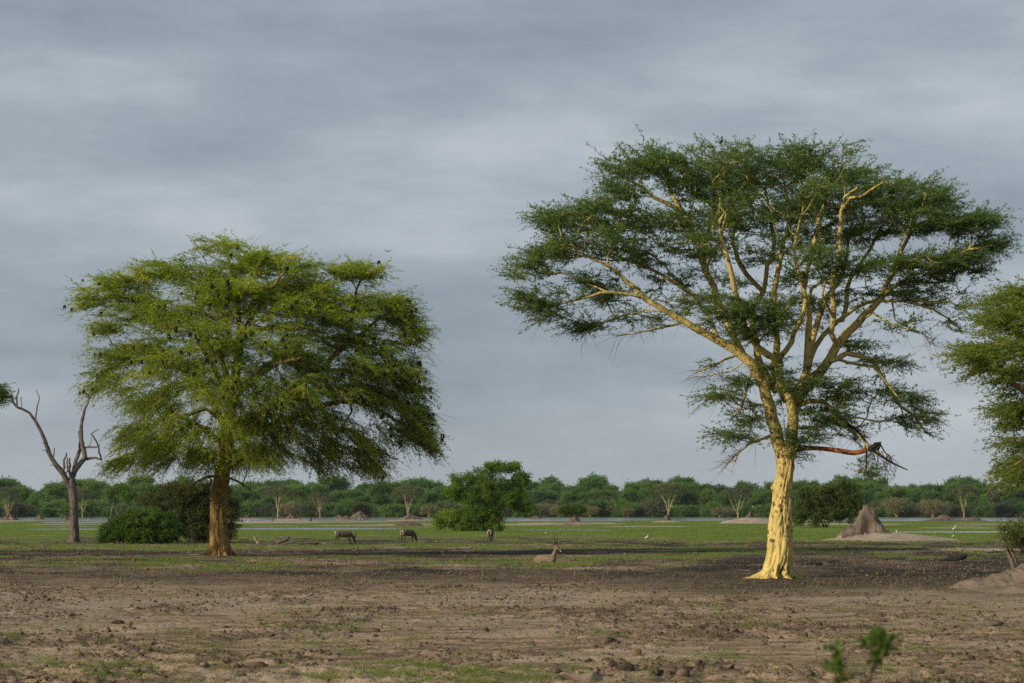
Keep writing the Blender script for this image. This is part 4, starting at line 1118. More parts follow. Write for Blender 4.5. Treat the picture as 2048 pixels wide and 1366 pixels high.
bush('bush', 'rounded bright green bush beside the dark thicket left of the broad tree', 'bush', 219, 275,
     [(245, 1058, 42, 28, 0, 1.8, 8), (282, 1040, 44, 28, 0, 2, 11), (335, 1052, 30, 30, 0, 1.8, 5), (215, 1072, 20, 16, 0, 1, 3), (275, 1070, 60, 18, -1, 1.4, 8), (330, 1072, 30, 16, -0.6, 1.2, 4)],
     320, 'leaf_vivid', 61, ll=0.20, lw=0.11, L=0.65, ntw=5, tufts=6, shell=0.4)
bush('thicket', 'large dark olive thicket directly behind the broad tree trunk', 'bush', 229, 400,
     [(340, 1000, 58, 40, 0, 2.5, 10), (410, 1000, 60, 42, 0, 2.5, 11), (380, 1045, 80, 38, 0, 2.5, 14), (450, 1030, 30, 50, 0, 2, 8), (380, 975, 46, 18, 0, 2, 4), (330, 1050, 40, 32, -0.5, 2, 6), (420, 1070, 54, 16, -1, 1.5, 6)],
     520, 'leaf_dark', 62, ll=0.22, lw=0.11, L=0.75, ntw=5, tufts=6, shell=0.35)
bush('leafy_tree', 'tall bright green bushy tree standing alone at the centre', 'tree', 363, 960,
     [(1005, 932, 40, 9, 0, 2.2, 7), (1042, 958, 20, 14, 0, 1.8, 5), (925, 958, 26, 12, 0, 2, 5), (965, 950, 26, 12, 0, 2.2, 5), (1000, 966, 36, 13, 0, 2.6, 6), (1030, 990, 28, 14, 0, 2.4, 6), (940, 992, 50, 20, 0, 3, 10), (1046, 1016, 20, 9, 0, 1.6, 5),
      (995, 1006, 34, 16, 0, 2.5, 7), (905, 986, 20, 14, 0, 1.8, 4), (898, 1040, 32, 15, -1, 2, 7), (950, 1034, 50, 20, -1, 2.5, 11), (988, 1040, 24, 18, -0.6, 2, 6), (880, 1050, 18, 10, -1, 1.5, 4), (930, 1055, 40, 8, -1.5, 2, 7), (985, 1056, 24, 8, -1, 2, 5)],
     470, 'leaf_bush', 63, ll=0.30, lw=0.16, L=0.90, ntw=5, tufts=6, stems=9, shell=0.35, pitch=0.12)
bush('leafy_tree', 'olive green tree with tan hanging sprays behind the tall yellow trunk', 'tree', 440, 1650,
     [(1615, 1005, 30, 34, 0, 3, 8), (1680, 985, 40, 26, 0, 3, 9), (1650, 1000, 50, 34, 0, 3, 12), (1700, 1005, 26, 24, 0, 2.5, 6), (1640, 1030, 46, 22, -1, 3, 9), (1690, 1030, 24, 16, -0.5, 2.5, 4), (1600, 1035, 14, 16, 0, 2, 2)],
     400, 'leaf_olive', 64, ll=0.38, lw=0.19, L=1.1, ntw=5, tufts=6, stems=6, shell=0.35)

# ------------------------------------------------------------------ termite mounds
def termite_mound(label, Y, px, hw, h, skirt_w, skirt_h, seed, group=None, lean=0.0, name='termite_mound', skirt_c=1.0, off=0.0, p=1.4, nr=26, ns=44, sep=1.0):
    """px = its column in the photo; hw, h = cone half width and height (m); skirt = the low apron of washed-down soil"""
    base = P(px, HOR, Y); base[2] = 0
    root = thing(name, base, label, 'termite mound', group)
    def ring_mesh(R, H, ex, lump, sd, dx, sx=1.0, zlow=-0.25):
        t = np.linspace(0, 1, nr)[:, None]; th = (np.arange(ns) * 2 * pi / ns)[None]
        nz = fbm(np.cos(th) * 1.6 + sd + t * 0, np.sin(th) * 1.6 + t * 2.0, sd, 4) - 0.5
        nz2 = fbm(np.cos(th) * 5 + sd, np.sin(th) * 5 + t * 5, sd + 3, 3) - 0.5
        r = R * (1 - t) ** 0.8 * (1 + lump * 2.2 * nz + lump * 1.1 * nz2) + 0.02
        z = H * (t ** ex if ex > 1 else t ** ex) * (1 + lump * 0.5 * nz2)
        z = z + zlow * (1 - t) ** 4
        X = dx + lean * z + r * np.cos(th) * sx; Yv = r * np.sin(th) * sep; Z = z + 0 * th
        V = np.stack([X, Yv, Z], -1).reshape(-1, 3)
        i = np.arange(nr * ns).reshape(nr, ns); j = np.roll(i, -1, 1)
        F = np.stack([i[:-1], j[:-1], j[1:], i[1:]], -1).reshape(-1, 4)
        V = np.vstack([V, V[-ns:].mean(0) + (0, 0, 0.05)])
        T = np.stack([i[-1], j[-1], np.full(ns, len(V) - 1)], -1)
        return V, F, T
    V, F, T = ring_mesh(hw, h, p, 0.42, seed, 0.0)
    obj('cone', mesh_np('mound_cone', V, F, T, True, vattr={'skirt': np.zeros(len(V))}), M['mound'], root)
    if skirt_w:
        V, F, T = ring_mesh(skirt_w, skirt_h, 1.0, 0.12, seed + 20, off)
        obj('apron', mesh_np('mound_apron', V, F, T, True, vattr={'skirt': np.full(len(V), skirt_c)}), M['mound'], root)
    return root
# the big one right of the yellow trunk
def big_mound():
    Y = 243.0
    base = P(1735, HOR, Y); base[2] = 0
    root = thing('termite_mound', base, 'large brown termite mound on a pale sandy apron right of the yellow trunk', 'termite mound')
    k = Y / FPX
    nr, ns = 60, 110
    # height field over an oval
    t = np.linspace(0, 1, nr)[:, None] ; th = (np.arange(ns) * 2 * pi / ns)[None]
    def field(x, y):
        z = np.zeros_like(x)
        # cone with a leaning crest and a shoulder to the left
        n = fbm(x * 0.9 + 4, y * 0.9, 301, 4) - 0.5
        n2 = fbm(x * 2.6 + 4, y * 2.6, 305, 4) - 0.5
        xs = x + n * 0.5 + n2 * 0.25
        S = np.interp(xs, [-2.85, -2.6, -2.06, -1.46, -1.0, -0.8, -0.5, -0.2, 0.25, 0.42, 0.62, 0.95, 1.36, 1.7, 2.3],
                      [0.0, 0.95, 1.22, 1.52, 1.95, 2.55, 2.95, 3.02, 2.98, 2.80, 2.45, 1.95, 1.40, 0.75, 0.0])
        dep = 0.75 + 0.55 * (3.0 - S)
        n3 = np.abs(fbm(x * 1.9 + 9, y * 1.9, 311, 3) - 0.5) * 2
        z = S * np.clip(1 - (np.abs(y + 0.2 + n * 0.6) / (dep + 0.7)) ** 2.6, 0, 1) * (1.04 + n2 * 0.36) - n3 * 0.38 * np.clip(S, 0, 1)
        sk = 1.05 * np.clip(1 - np.sqrt((np.where(x > 1.3, (x - 1.3) / 9.2, (x - 1.3) / 6.2)) ** 2 + (y / 8.5) ** 2) + n * 0.08, -0.2, 1)
        return np.maximum(z + sk * 0.35, sk) + n2 * 0.06, (z > 0.12)
    rr = t ** 1.3
    X = 1.3 + np.where(np.cos(th) > 0, 9.4, 6.6) * rr * np.cos(th); Yv = 8.8 * rr * np.sin(th)
    Z, cone = field(X, Yv)
    Z = np.where(rr > 0.985, -0.3, Z)
    V = np.stack([X, Yv, Z], -1).reshape(-1, 3)
    i = np.arange(nr * ns).reshape(nr, ns); j = np.roll(i, -1, 1)
    F = np.stack([i[:-1], i[1:], j[1:], j[:-1]], -1).reshape(-1, 4)
    sk = 1 - smooth(0.02, 0.25, np.where(cone, 1.0, 0.0)).ravel()
    # split in two parts: the cone and the apron
    cf = cone.ravel()[F].mean(1) > 0.5
    for nm, sel, val in (('cone', cf, 0.0), ('apron', ~cf, 1.0)):
        f = F[sel]; u, inv = np.unique(f, return_inverse=True)
        obj(nm, mesh_np('mound_' + nm, V[u], inv.reshape(-1, 4), None, True, vattr={'skirt': np.full(len(u), val)}), M['mound'], root)
big_mound()
mounds = [ # label, distance, px, cone half width m, height m, apron half width, apron height
  ('dark conical termite mound at the far left edge by the river', 700, 20, 3.0, 2.4, 6, 0.5, 1.0),
  ('small pointed termite mound on the bank left of the dead tree', 800, 78, 2.4, 1.7, 5, 0.3, 0.5),
  ('little termite stump on the bank just behind the dead tree', 760, 131, 1.3, 1.6, 3, 0.2, 0.3),
  ('low pale termite mound on the sand bank right of the broad tree trunk', 840, 492, 2.6, 1.4, 9, 0.5, 1.0),
  ('steep termite mound under a small bare tree on the sand bank', 770, 583, 2.4, 2.2, 10, 0.6, 1.0),
  ('dark low termite mound left of the mound with a bush on it', 1000, 677, 2.6, 1.5, 5, 0.3, 0.3),
  ('grey brown termite mound in front of the mound with a dark bush', 780, 691, 2.3, 1.6, 5, 0.4, 0.6),
  ('termite mound overgrown by a dark bush beside the river', 950, 720, 4.5, 3.0, 7, 0.4, 0.2),
  ('wide termite mound below the pale fever tree across the river', 740, 821, 4.2, 2.2, 9, 0.6, 0.8),
  ('low dark overgrown termite mound in the grass left of the lone green tree', 485, 815, 4.0, 0.95, 0, 0, 0),
  ('flat pale termite mound just right of the lone green tree', 790, 1071, 3.0, 1.5, 7, 0.4, 1.0),
  ('broad grey termite mound with a small green bush on its crest', 530, 1150, 2.6, 1.9, 6.5, 0.7, 0.6),
  ('tiny brown termite mound in the grass below the mound with the green bush', 490, 1134, 1.5, 0.45, 4, 0.12, 0.4),
  ('small knobbed termite mound on a sandy rise left of the yellow trunk', 640, 1334, 1.9, 2.0, 4.5, 0.6, 0.9),
  ('peaked termite mound on a wide pale sand rise beside the yellow trunk', 590, 1501, 2.2, 2.9, 8.5, 1.5, 1.0),
  ('broad dark termite mound in the river behind the large mound', 720, 1888, 4.4, 2.1, 9, 0.6, 0.0),
  ('small dark termite mound in the river near the right edge', 720, 1950, 2.4, 1.4, 5, 0.4, 0.0),
]
for i, (lb, y, px, hw, h, sw, sh, scol) in enumerate(mounds):
    termite_mound(lb, y, px, hw, h, sw, sh, 200 + i * 7, 'termite mounds on the flood plain', skirt_c=scol)
# the bank the right hand shrub grows on
def right_bank():
    Y = 92.0
    base = P(2075, HOR, Y); base[2] = 0
    nr, ns = 46, 80
    t = np.linspace(0, 1, nr)[:, None]; th = (np.arange(ns) * 2 * pi / ns)[None]
    X = 3.6 * t * np.cos(th); Yv = 6.0 * t * np.sin(th)
    n = fbm(X * 0.9, Yv * 0.9, 411, 4) - 0.5; n2 = fbm(X * 3, Yv * 3, 415, 3) - 0.5
    n3 = np.abs(fbm(X * 2.2 + 3, Yv * 1.6, 419, 3) - 0.5)
    Z = 1.15 * np.clip(1 - t ** 0.9 + n * 0.45, 0, 1) + n2 * 0.30 * (1 - t ** 3) - n3 * 0.5 * (1 - t ** 2) - 0.15 * t ** 6
    V = np.stack([X, Yv, Z], -1).reshape(-1, 3)
    i = np.arange(nr * ns).reshape(nr, ns); j = np.roll(i, -1, 1)
    F = np.stack([i[:-1], i[1:], j[1:], j[:-1]], -1).reshape(-1, 4)
    o = obj('earth_bank', mesh_np('earth_bank', V, F, None, True, vattr={'skirt': np.full(len(V), 0.4)}), M['mound'], None, base)
    tag(o, 'low bank of bare brown earth at the lower right edge of the photo', 'earth bank')
right_bank()

bush('bush', 'small dark green bush on the crest of a grey termite mound', 'bush', 532, 1146,
     [(1130, 1020, 13, 9, 0, 1.2, 5), (1157, 1019, 14, 9, 0, 1.2, 5), (1144, 1022, 18, 9, 0, 1.2, 4)], 90, 'leaf_vivid', 65, ll=0.40, lw=0.2, L=0.6, ntw=4, tufts=4, stems=4, ground=1.3)
bush('bush', 'dark bush topping a termite mound beside the river', 'bush', 955, 720,
     [(720, 1014, 12, 9, 0, 2, 5), (712, 1020, 8, 6, 0, 2, 3), (730, 1020, 8, 6, 0, 2, 3)], 80, 'leaf_dark', 66, ll=0.7, lw=0.35, L=1.0, ntw=4, tufts=4, stems=3, ground=2.2)
bush('shrub', 'sparse grey olive shrub on the earth bank at the right edge', 'shrub', 96, 2046,
     [(2050, 1080, 40, 26, 0, 1.0, 8), (2018, 1062, 32, 22, 0, 0.8, 6), (2070, 1040, 40, 30, 0, 1, 6), (2075, 1080, 40, 30, 0, 1, 5), (2036, 1098, 22, 14, 0, 0.6, 2)], 170, 'leaf_olive', 67, ll=0.085, lw=0.045, L=0.45, ntw=4, tufts=5, per=2, stems=4, ground=0.8)

# ------------------------------------------------------------------ the far wood: prototypes, then copies
def proto(name, label, cat, seed, H, Wd, kind, leafm, barkm, n, ll):
    rng = np.random.default_rng(seed)
    root = thing(name, (0, 0, 0), label, cat)
    sk = Skel(seed, 20000)
    if kind == 'dense':
        hb = H * 0.22
        sk.limb([(0, 0, -0.2), (rng.normal(0, .2), 0, hb), (rng.normal(0, .5), rng.normal(0, .5), H * 0.5)], [0.35, 0.28, 0.2], step=1.0, root=True)
        lobes = []
        for i in range(13):
            a = rng.uniform(0, 2 * pi); r = rng.uniform(0.1, 0.40) * Wd; z = H * (rng.uniform(0.32, 0.90) if H > 8 else rng.uniform(0.10, 0.80))
            s = Wd * rng.uniform(0.11, 0.24) * (1.2 - 0.45 * z / H)
            lobes.append((cos(a) * r, sin(a) * r, z, s, s * 0.72))
        lobes.append((rng.normal(0, 1), 0, H * 0.84, Wd * 0.24, H * 0.15))
        lobes.append((0, 0, H * 0.4, Wd * 0.36, H * 0.2))
        if H < 8: lobes += [(cos(q) * Wd * 0.3, sin(q) * Wd * 0.3, H * 0.14, Wd * 0.22, H * 0.2) for q in range(6)]
        A = []
        for i in range(n):
            l = lobes[rng.integers(len(lobes))]
            d = rng.normal(0, 1, 3); d /= np.linalg.norm(d); d[2] = d[2] if d[2] > -0.3 or H < 8 else -d[2]
            d *= rng.uniform(0.7, 1)
            A.append((l[0] + d[0] * l[3], l[1] + d[1] * l[3], min(H, l[2] + d[2] * l[4])))
        A = np.array(A)
    elif kind == 'fever':
        hb = H * rng.uniform(0.06, 0.16)
        sk.limb([(0, 0, -0.2), (0.05, 0, hb * 0.6), (0, 0.1, hb)], [0.34, 0.30, 0.26], step=1.0, root=True)
        m = int(rng.integers(5, 9))
        for i in range(m):
            a = 2 * pi * i / m + rng.uniform(-0.5, 0.5); r = Wd * rng.uniform(0.12, 0.36)
            sk.limb([(0, 0, hb), (cos(a) * r * rng.uniform(0.25, 0.55), sin(a) * r * 0.4, hb + H * rng.uniform(0.25, 0.38)), (cos(a) * r, sin(a) * r, H * rng.uniform(0.72, 0.88))], [0.19, 0.15, 0.07], step=0.9, jit=0.16)
        A = []
        for i in range(n):
            a = rng.uniform(0, 2 * pi); q = rng.uniform(0, 1) ** 0.5
            top = H * (1.0 - 0.26 * q * q)
            A.append((cos(a) * q * Wd / 2, sin(a) * q * Wd / 2, top - abs(rng.normal(0, 1)) * H * 0.09))
        A = np.array(A)
    else:   # fan shaped thorn bush
        m = 7
        for i in range(m):
            a = 2 * pi * i / m + rng.uniform(-0.4, 0.4)
            sk.limb([(0, 0, -0.1), (cos(a) * Wd * 0.12, sin(a) * Wd * 0.12, H * 0.4), (cos(a) * Wd * 0.3, sin(a) * Wd * 0.3, H * 0.75)], [0.14, 0.10, 0.05], step=0.6, root=(i == 0), jit=0.08)
        A = []
        for i in range(n):
            a = rng.uniform(0, 2 * pi); q = rng.uniform(0, 1) ** 0.5; z = rng.uniform(0.25, 1)
            A.append((cos(a) * q * Wd / 2 * (0.55 + 0.45 * z), sin(a) * q * Wd / 2 * (0.55 + 0.45 * z), H * z * (1 - 0.25 * q * q)))
        A = np.array(A)
    sk.tip = []
    sk.grow(A, bf=0.3, step=1.0, jit=0.1, zpen=0.5, arch=0.03)
    sk.finish(0.03 if kind != 'thorn' else 0.022)
    bag = sk.mesh('t')
    tips = np.array(sk.tip); T = sk.p[tips]
    o = T - np.array([0, 0, H * 0.5]); o /= np.linalg.norm(o, axis=1, keepdims=True) + 1e-6
    D = sk.dirs[tips] * 0.4 + o; D /= np.linalg.norm(D, axis=1, keepdims=True)
    ntw, tf, pe = (4, 4, 3) if kind != 'thorn' else (3, 4, 2)
    pr = leaves(T, D, rng, ntw=ntw, L=ll * 2.4, tufts=tf, per=pe, lw=ll * 0.5, ll=ll, spread=1.2, pitch=0.15, pj=0.45, droop=0.1, scatter=ll * 0.5, back=0.8, flat=0.7)
    if kind == 'thorn': twig_tubes(bag, pr[2], 0.03)
    obj('trunk', bag.mesh('far_trunk'), M[barkm], root)
    tag(obj('crown', leaf_mesh('far_crown', [pr[:2]]), M[leafm], root), kind='stuff')
    return root

dense = [proto('woodland_tree', 'x', 'tree', 500 + i, 17 + (i % 3), 15 + (i % 4) * 1.5, 'dense', 'leaf_far', 'dull_bark', 260, 1.0) for i in range(7)]
grey = [proto('woodland_tree', 'x', 'tree', 520 + i, 14, 14, 'dense', 'leaf_grey', 'far_bark', 220, 0.9) for i in range(2)]
fev = [proto('fever_tree', 'x', 'tree', 540 + i, 17, 15 + i, 'fever', 'leaf_far_fever', 'far_bark', 150, 0.52) for i in range(5)]
thorn = [proto('thorn_bush', 'x', 'bush', 560 + i, 7, 11, 'thorn', 'leaf_tan', 'far_bark', 240, 0.40) for i in range(3)]
low = [proto('bush', 'x', 'bush', 580 + i, 6.5, 10, 'dense', ('leaf_far', 'leaf_grey', 'leaf_far')[i], 'dull_bark', 180, 0.8) for i in range(3)]
used = set()
def place(pr, px, Y, s=1.0, sz=1.0, rz=None, label=None, group=None, z=0.0):
    loc = P(px, HOR, Y); loc[2] = z
    rz = RNG.uniform(0, 2 * pi) if rz is None else rz
    if id(pr) not in used:
        used.add(id(pr))
        pr.location = tuple(loc); pr.rotation_euler = (0, 0, rz); pr.scale = (s, s, s * sz)
        pr['label'] = label
        if group: pr['group'] = group
        elif 'group' in pr: del pr['group']
        return pr
    r = dup(pr, loc, rz, (s, s, s * sz), label)
    if group: r['group'] = group
    elif 'group' in r: del r['group']
    return r
# single far trees that stand out
fsp = [ # px, distance, scale, label
  (15, 1146, 0.87, 'pale fever tree at the far left edge behind a conical mound'),
  (165, 1143, 0.81, 'thin pale fever tree right behind the dead tree trunk'),
  (556, 1147, 0.93, 'umbrella shaped fever tree with two pale trunks right of the broad tree'),
  (816, 1146, 0.93, 'fever tree with a fan of bright stems left of the lone green tree'),
  (1337, 1145, 0.97, 'pale stemmed fever tree between the lone green tree and the yellow trunk'),
  (1476, 1140, 0.90, 'fever tree with a wide fork of pale limbs left of the yellow trunk'),
  (1928, 1142, 0.93, 'flat topped fever tree with a forked pale trunk near the right edge'),
  (640, 1141, 0.71, 'small olive fever tree in the wood right of the umbrella shaped one'),
]
for i, (px, y, s, lb) in enumerate(fsp):
    place(fev[i % 5], px, y, s, 1.0, 0.7 * i, lb)
place(thorn[0], 1793, 1160, 1.45, 1.0, 0.3, 'taller pale fan shaped thorn tree above the sandy apron of the large mound')
place(thorn[1], 1866, 1160, 1.40, 0.95, 1.0, 'wide tan fan shaped thorn tree above the river mound at right')
place(thorn[2], 583, 1120, 0.9, 1.2, 2.0, 'small bare pale tree above the steep mound on the sand bank')
for i, (px, s) in enumerate(((858, 1.1), (1092, 1.2), (1118, 0.95), (1180, 0.95), (1228, 1.15), (1256, 0.8), (1283, 1.25), (1440, 0.9), (1460, 0.75), (1562, 0.8), (1752, 0.9), (1828, 0.8), (640, 0.6))):
    place(thorn[i % 3], px, 1150 + RNG.uniform(-10, 40), s, 0.85, None, 'pale tan thorn bush at the water line below the dark wood', 'thorn bushes along the far river bank')
# emergent crowns above the rest
em = [(22, 1460, 1.28, 'tall dark tree rising above the wood at the far left'), (192, 1480, 1.24, 'round crowned tree rising above the wood right of the dead tree'),
      (285, 1480, 1.30, 'tall tree rising above the wood behind the dark thicket'), (662, 1470, 1.38, 'high rounded tree crown in the wood below the hanging branches'),
      (1190, 1420, 1.26, 'broad tall tree rising above the wood right of the lone green tree'), (1100, 1480, 1.26, 'flat crowned tree above the wood just right of the lone green tree'),
      (1358, 1490, 1.30, 'tree with a light crown rising between the lone green tree and yellow trunk'), (1914, 1500, 1.42, 'tall spreading tree sticking out above the wood at right'),
      (1740, 1480, 1.26, 'tall tree rising behind the hanging broken limb'), (820, 1480, 1.20, 'small crown poking above the wood left of the lone green tree')]
for i, (px, y, s, lb) in enumerate(em):
    place(dense[i % 7], px, y, s, 1.0, None, lb)
x = -60.0; i = 0
for row, (y0, step, s0) in enumerate(((1420, 27, 1.12), (1340, 31, 1.0), (1270, 38, 0.84))):
    x = -70 + row * 13
    while x < 2120:
        p = dense[int(RNG.integers(7))] if RNG.uniform() < (0.93 if row == 0 else 0.75) else grey[int(RNG.integers(2))]
        place(p, x, y0 + RNG.uniform(-28, 28), s0 * RNG.uniform(0.76, 1.08), RNG.uniform(0.88, 1.14), None,
              'leafy tree merging into the dark green wood along the far bank', 'trees of the wood across the river')
        x += step * RNG.uniform(0.75, 1.3)
x = -60
while x < 2110:
    place(low[int(RNG.integers(3))], x, 1185 + RNG.uniform(-22, 40), RNG.uniform(0.8, 1.35), RNG.uniform(0.8, 1.1), None, 'low bush at the foot of the wood across the river', 'bushes along the foot of the far wood')
    x += RNG.uniform(14, 28)

# ------------------------------------------------------------------ animals: one skin grown over joints
def ico():
    t = (1 + 5 ** 0.5) / 2
    v = np.array([(-1, t, 0), (1, t, 0), (-1, -t, 0), (1, -t, 0), (0, -1, t), (0, 1, t), (0, -1, -t), (0, 1, -t), (t, 0, -1), (t, 0, 1), (-t, 0, -1), (-t, 0, 1)], float)
    v /= np.linalg.norm(v[0])
    f = np.array([(0, 11, 5), (0, 5, 1), (0, 1, 7), (0, 7, 10), (0, 10, 11), (1, 5, 9), (5, 11, 4), (11, 10, 2), (10, 7, 6), (7, 1, 8), (3, 9, 4), (3, 4, 2), (3, 2, 6), (3, 6, 8), (3, 8, 9), (4, 9, 5), (2, 4, 11), (6, 2, 10), (8, 6, 7), (9, 8, 1)])
    vs = [tuple(q) for q in v]; cache = {}; nf = []
    def mid(a, b):
        kk = (min(a, b), max(a, b))
        if kk not in cache:
            m = np.array(vs[a]) + np.array(vs[b]); m /= np.linalg.norm(m); vs.append(tuple(m)); cache[kk] = len(vs) - 1
        return cache[kk]
    for a, b, c in f:
        x, y, z = mid(a, b), mid(b, c), mid(c, a)
        nf += [(a, x, z), (b, y, x), (c, z, y), (x, y, z)]
    return np.array(vs), np.array(nf)
ICO_V, ICO_F = ico()

def body(name, chains, mat, parent, voxel=0.03):
    """chains of (x, y, z, radius) swept with balls and fused into one continuous surface"""
    b = Bag()
    for ch in chains:
        ch = np.array(ch, float)
        for a, c in zip(ch[:-1], ch[1:]):
            m = max(2, int(np.linalg.norm(c[:3] - a[:3]) / (0.35 * min(a[3], c[3]) + 1e-4)))
            for u in np.linspace(0, 1, m):
                q = a * (1 - u) + c * u
                b.add(ICO_V * q[3] + q[:3], None, ICO_F)
    me = b.mesh(name)
    o = obj(name, me, mat, parent)
    rm = o.modifiers.new('fuse', 'REMESH'); rm.mode = 'VOXEL'; rm.voxel_size = voxel; rm.use_smooth_shade = True
    sm = o.modifiers.new('soft', 'SMOOTH'); sm.factor = 0.5; sm.iterations = 3
    return o

def ring(parent, ctr, rx, rz, r, mat, name, tilt=0.0):
    b = Bag()
    a = np.linspace(-0.25 * pi, 1.25 * pi, 26)
    pts = np.stack([ctr[0] + np.sin(a) * 0 + tilt * np.sin(a), ctr[1] + np.cos(a) * rx, ctr[2] + np.sin(a) * rz], -1)
    b.tube(pts, np.full(len(a), r), 6)
    return obj(name, b.mesh(name), mat, parent)

def horns(parent, p, d1, d2, L=0.7, sp=0.05):
    for s in (-1, 1):
        b = Bag()
        p0 = np.array(p) + (0, s * sp, 0)
        q = resample(np.array([p0, p0 + np.array(d1) * L * 0.5 + (0, s * 0.10, 0), p0 + np.array(d2) * L + (0, s * 0.12, 0)]), 0.05)
        r = np.linspace(0.046, 0.014, len(q)) * (1 + 0.12 * np.sin(np.arange(len(q)) * 2.2))
        b.tube(q, r, 7)
        obj('horn', b.mesh('horn'), M['horn'], parent)

def grazing_buck(px, py, rz, label, male=True, s=1.0, turn=0.0):
    Y = gy(py); loc = P(px, py, Y); loc[2] = 0.03
    root = thing('waterbuck', loc, label, 'antelope', 'waterbuck on the plain', rz, s)
    ch = [[(-0.70, 0, 1.0, .26), (-0.52, 0, 1.02, .31), (-0.2, 0, 0.97, .34), (0.2, 0, 0.95, .34), (0.46, 0, 0.99, .31), (0.60, 0, 0.98, .25)],
          [(0.60, 0, 0.98, .22), (0.85, turn * .3, 0.78, .16), (1.02, turn * .7, 0.50, .115), (1.06, turn, 0.36, .10)],
          [(1.06, turn, 0.36, .105), (1.16, turn * 1.1, 0.18, .078), (1.21, turn * 1.15, 0.06, .052)]]
    for sd, dx in ((-1, 0.06), (1, -0.12)):
        ch.append([(-0.68, sd * .12, .88, .17), (-0.60 + dx, sd * .13, .62, .10), (-0.78 + dx, sd * .13, .42, .05), (-0.73 + dx, sd * .13, .10, .036), (-0.68 + dx, sd * .13, 0.03, .042)])
        ch.append([(.52, sd * .12, .86, .15), (.52 - dx, sd * .13, .52, .07), (.53 - dx * 1.5, sd * .13, .28, .045), (.52 - dx * 1.8, sd * .13, .08, .034), (.55 - dx * 1.8, sd * .13, 0.03, .04)])
        ch.append([(1.02, turn + sd * .08, .42, .03), (1.0, turn + sd * .17, .46, .04), (0.97, turn + sd * .24, .45, .02)])
    body('body', ch, M['coat'], root)
    if male: horns(root, (1.08, turn, .45), (0.22, 0, 0.95), (0.30, 0, 0.95), 0.75)
    ring(root, (-0.95, 0, 0.94), 0.17, 0.25, 0.027, M['white_fur'], 'rump_ring', 0.05)
    b = Bag(); b.tube(np.array([(-0.92, 0, 1.10), (-1.02, 0, .95), (-1.0, 0, .7), (-0.98, 0, .58)]), [.04, .035, .03, .045], 6)
    obj('tail', b.mesh('tail'), M['tail_fur'], root)
    b = Bag(); b.add(ICO_V * np.array([.045, .05, .035]) + (1.225, turn * 1.15, .035), None, ICO_F)
    obj('muzzle', b.mesh('muzzle'), M['white_fur'], root)
    return root
grazing_buck(688, 1088.5, 0.42, 'grazing grey brown waterbuck with long horns, side on in the grass', s=0.93)
grazing_buck(817, 1085.5, 0.85, 'grazing waterbuck turned partly away, right of the side on one', s=0.95)
grazing_buck(981, 1085.0, 1.45, 'waterbuck seen from behind with a white rump ring below the lone green tree', male=False, s=0.95)

def lying_buck(px, py):
    Y = gy(py); loc = P(px, py, Y); loc[2] = -0.10
    root = thing('waterbuck', loc, 'waterbuck lying on the bare ground with its horned head raised', 'antelope', 'waterbuck on the plain', -0.6, 0.95)
    ch = [[(-0.72, 0, .30, .24), (-0.5, 0, .36, .29), (-0.15, 0, .36, .31), (0.2, 0, .38, .29), (0.42, 0, .40, .23)],
          [(0.36, 0, .44, .20), (0.52, 0, .66, .15), (0.62, 0, .92, .115), (0.66, 0, 1.10, .10)],
          [(0.64, 0, 1.16, .115), (0.76, 0, 1.06, .092), (0.90, 0, .93, .065), (0.97, 0, .88, .052)]]
    for sd in (-1, 1):
        ch.append([(-0.55, sd * .20, .28, .18), (-0.25, sd * .30, .16, .10), (-0.55, sd * .32, .08, .055), (-0.2, sd * .34, .06, .05)])
        ch.append([(.30, sd * .16, .26, .13), (.50, sd * .18, .14, .075), (.32, sd * .2, .07, .055), (.55, sd * .2, .06, .045)])
        ch.append([(.60, sd * .08, 1.20, .035), (.54, sd * .17, 1.24, .045), (.50, sd * .25, 1.23, .02)])
    body('body', ch, M['coat_lying'], root)
    horns(root, (.62, 0, 1.24), (0.02, 0, 1.0), (-0.10, 0, 1.0), 0.72)
    b = Bag(); b.add(ICO_V * np.array([.05, .05, .045]) + (.99, 0, .855), None, ICO_F)
    obj('muzzle', b.mesh('muzzle'), M['white_fur'], root)
    b = Bag(); b.tube(np.array([(.76, -.06, 1.18), (.86, -.06, 1.08), (.93, -.05, 1.0)]), [.03, .035, .025], 6)
    obj('blaze', b.mesh('blaze'), M['tail_fur'], root)
lying_buck(1094, 1127)

def bird(px, py, Y, label, white=True, s=1.0, rz=0.0, group=None, flying=False, perch=False, dy=0):
    loc = P(px, py, Y)
    if not (flying or perch): loc[2] = 0.0
    m = M['bird_white'] if white else M['bird_black']
    root = thing('bird', loc, label, 'bird', group, rz, s)
    if flying:
        ch = [[(-.25, 0, 0, .04), (-.05, 0, 0, .085), (.15, 0, .02, .07), (.32, 0, .04, .04), (.42, 0, .04, .035)]]
        for sd in (-1, 1): ch.append([(.05, sd * .06, .03, .05), (.06, sd * .35, .18, .04), (-.05, sd * .65, .12, .022)])
        body('body', ch, m, root, 0.02)
    else:
        ch = [[(-.22, 0, .42, .05), (-.08, 0, .50, .11), (.08, 0, .55, .10), (.16, 0, .62, .06), (.15, 0, .76, .04), (.20, 0, .88, .035), (.22, 0, .92, .042)]]
        body('body', ch, m, root, 0.02)
        b = Bag()
        b.tube([(.25, 0, .92), (.40, 0, .88)], [.02, .006], 5); obj('bill', b.mesh('bill'), M['bill'], root)
        for sd in (-1, 1):
            b = Bag(); b.tube([(.0, sd * .04, .46), (.02, sd * .04, .22), (0, sd * .04, 0)], [.018, .013, .014], 5)
            obj('leg', b.mesh('leg'), M['horn'], root)
    return root
bird(1908, 1066, gy(1066), 'white stork standing at the edge of the right hand pool', s=1.15, rz=0.6)
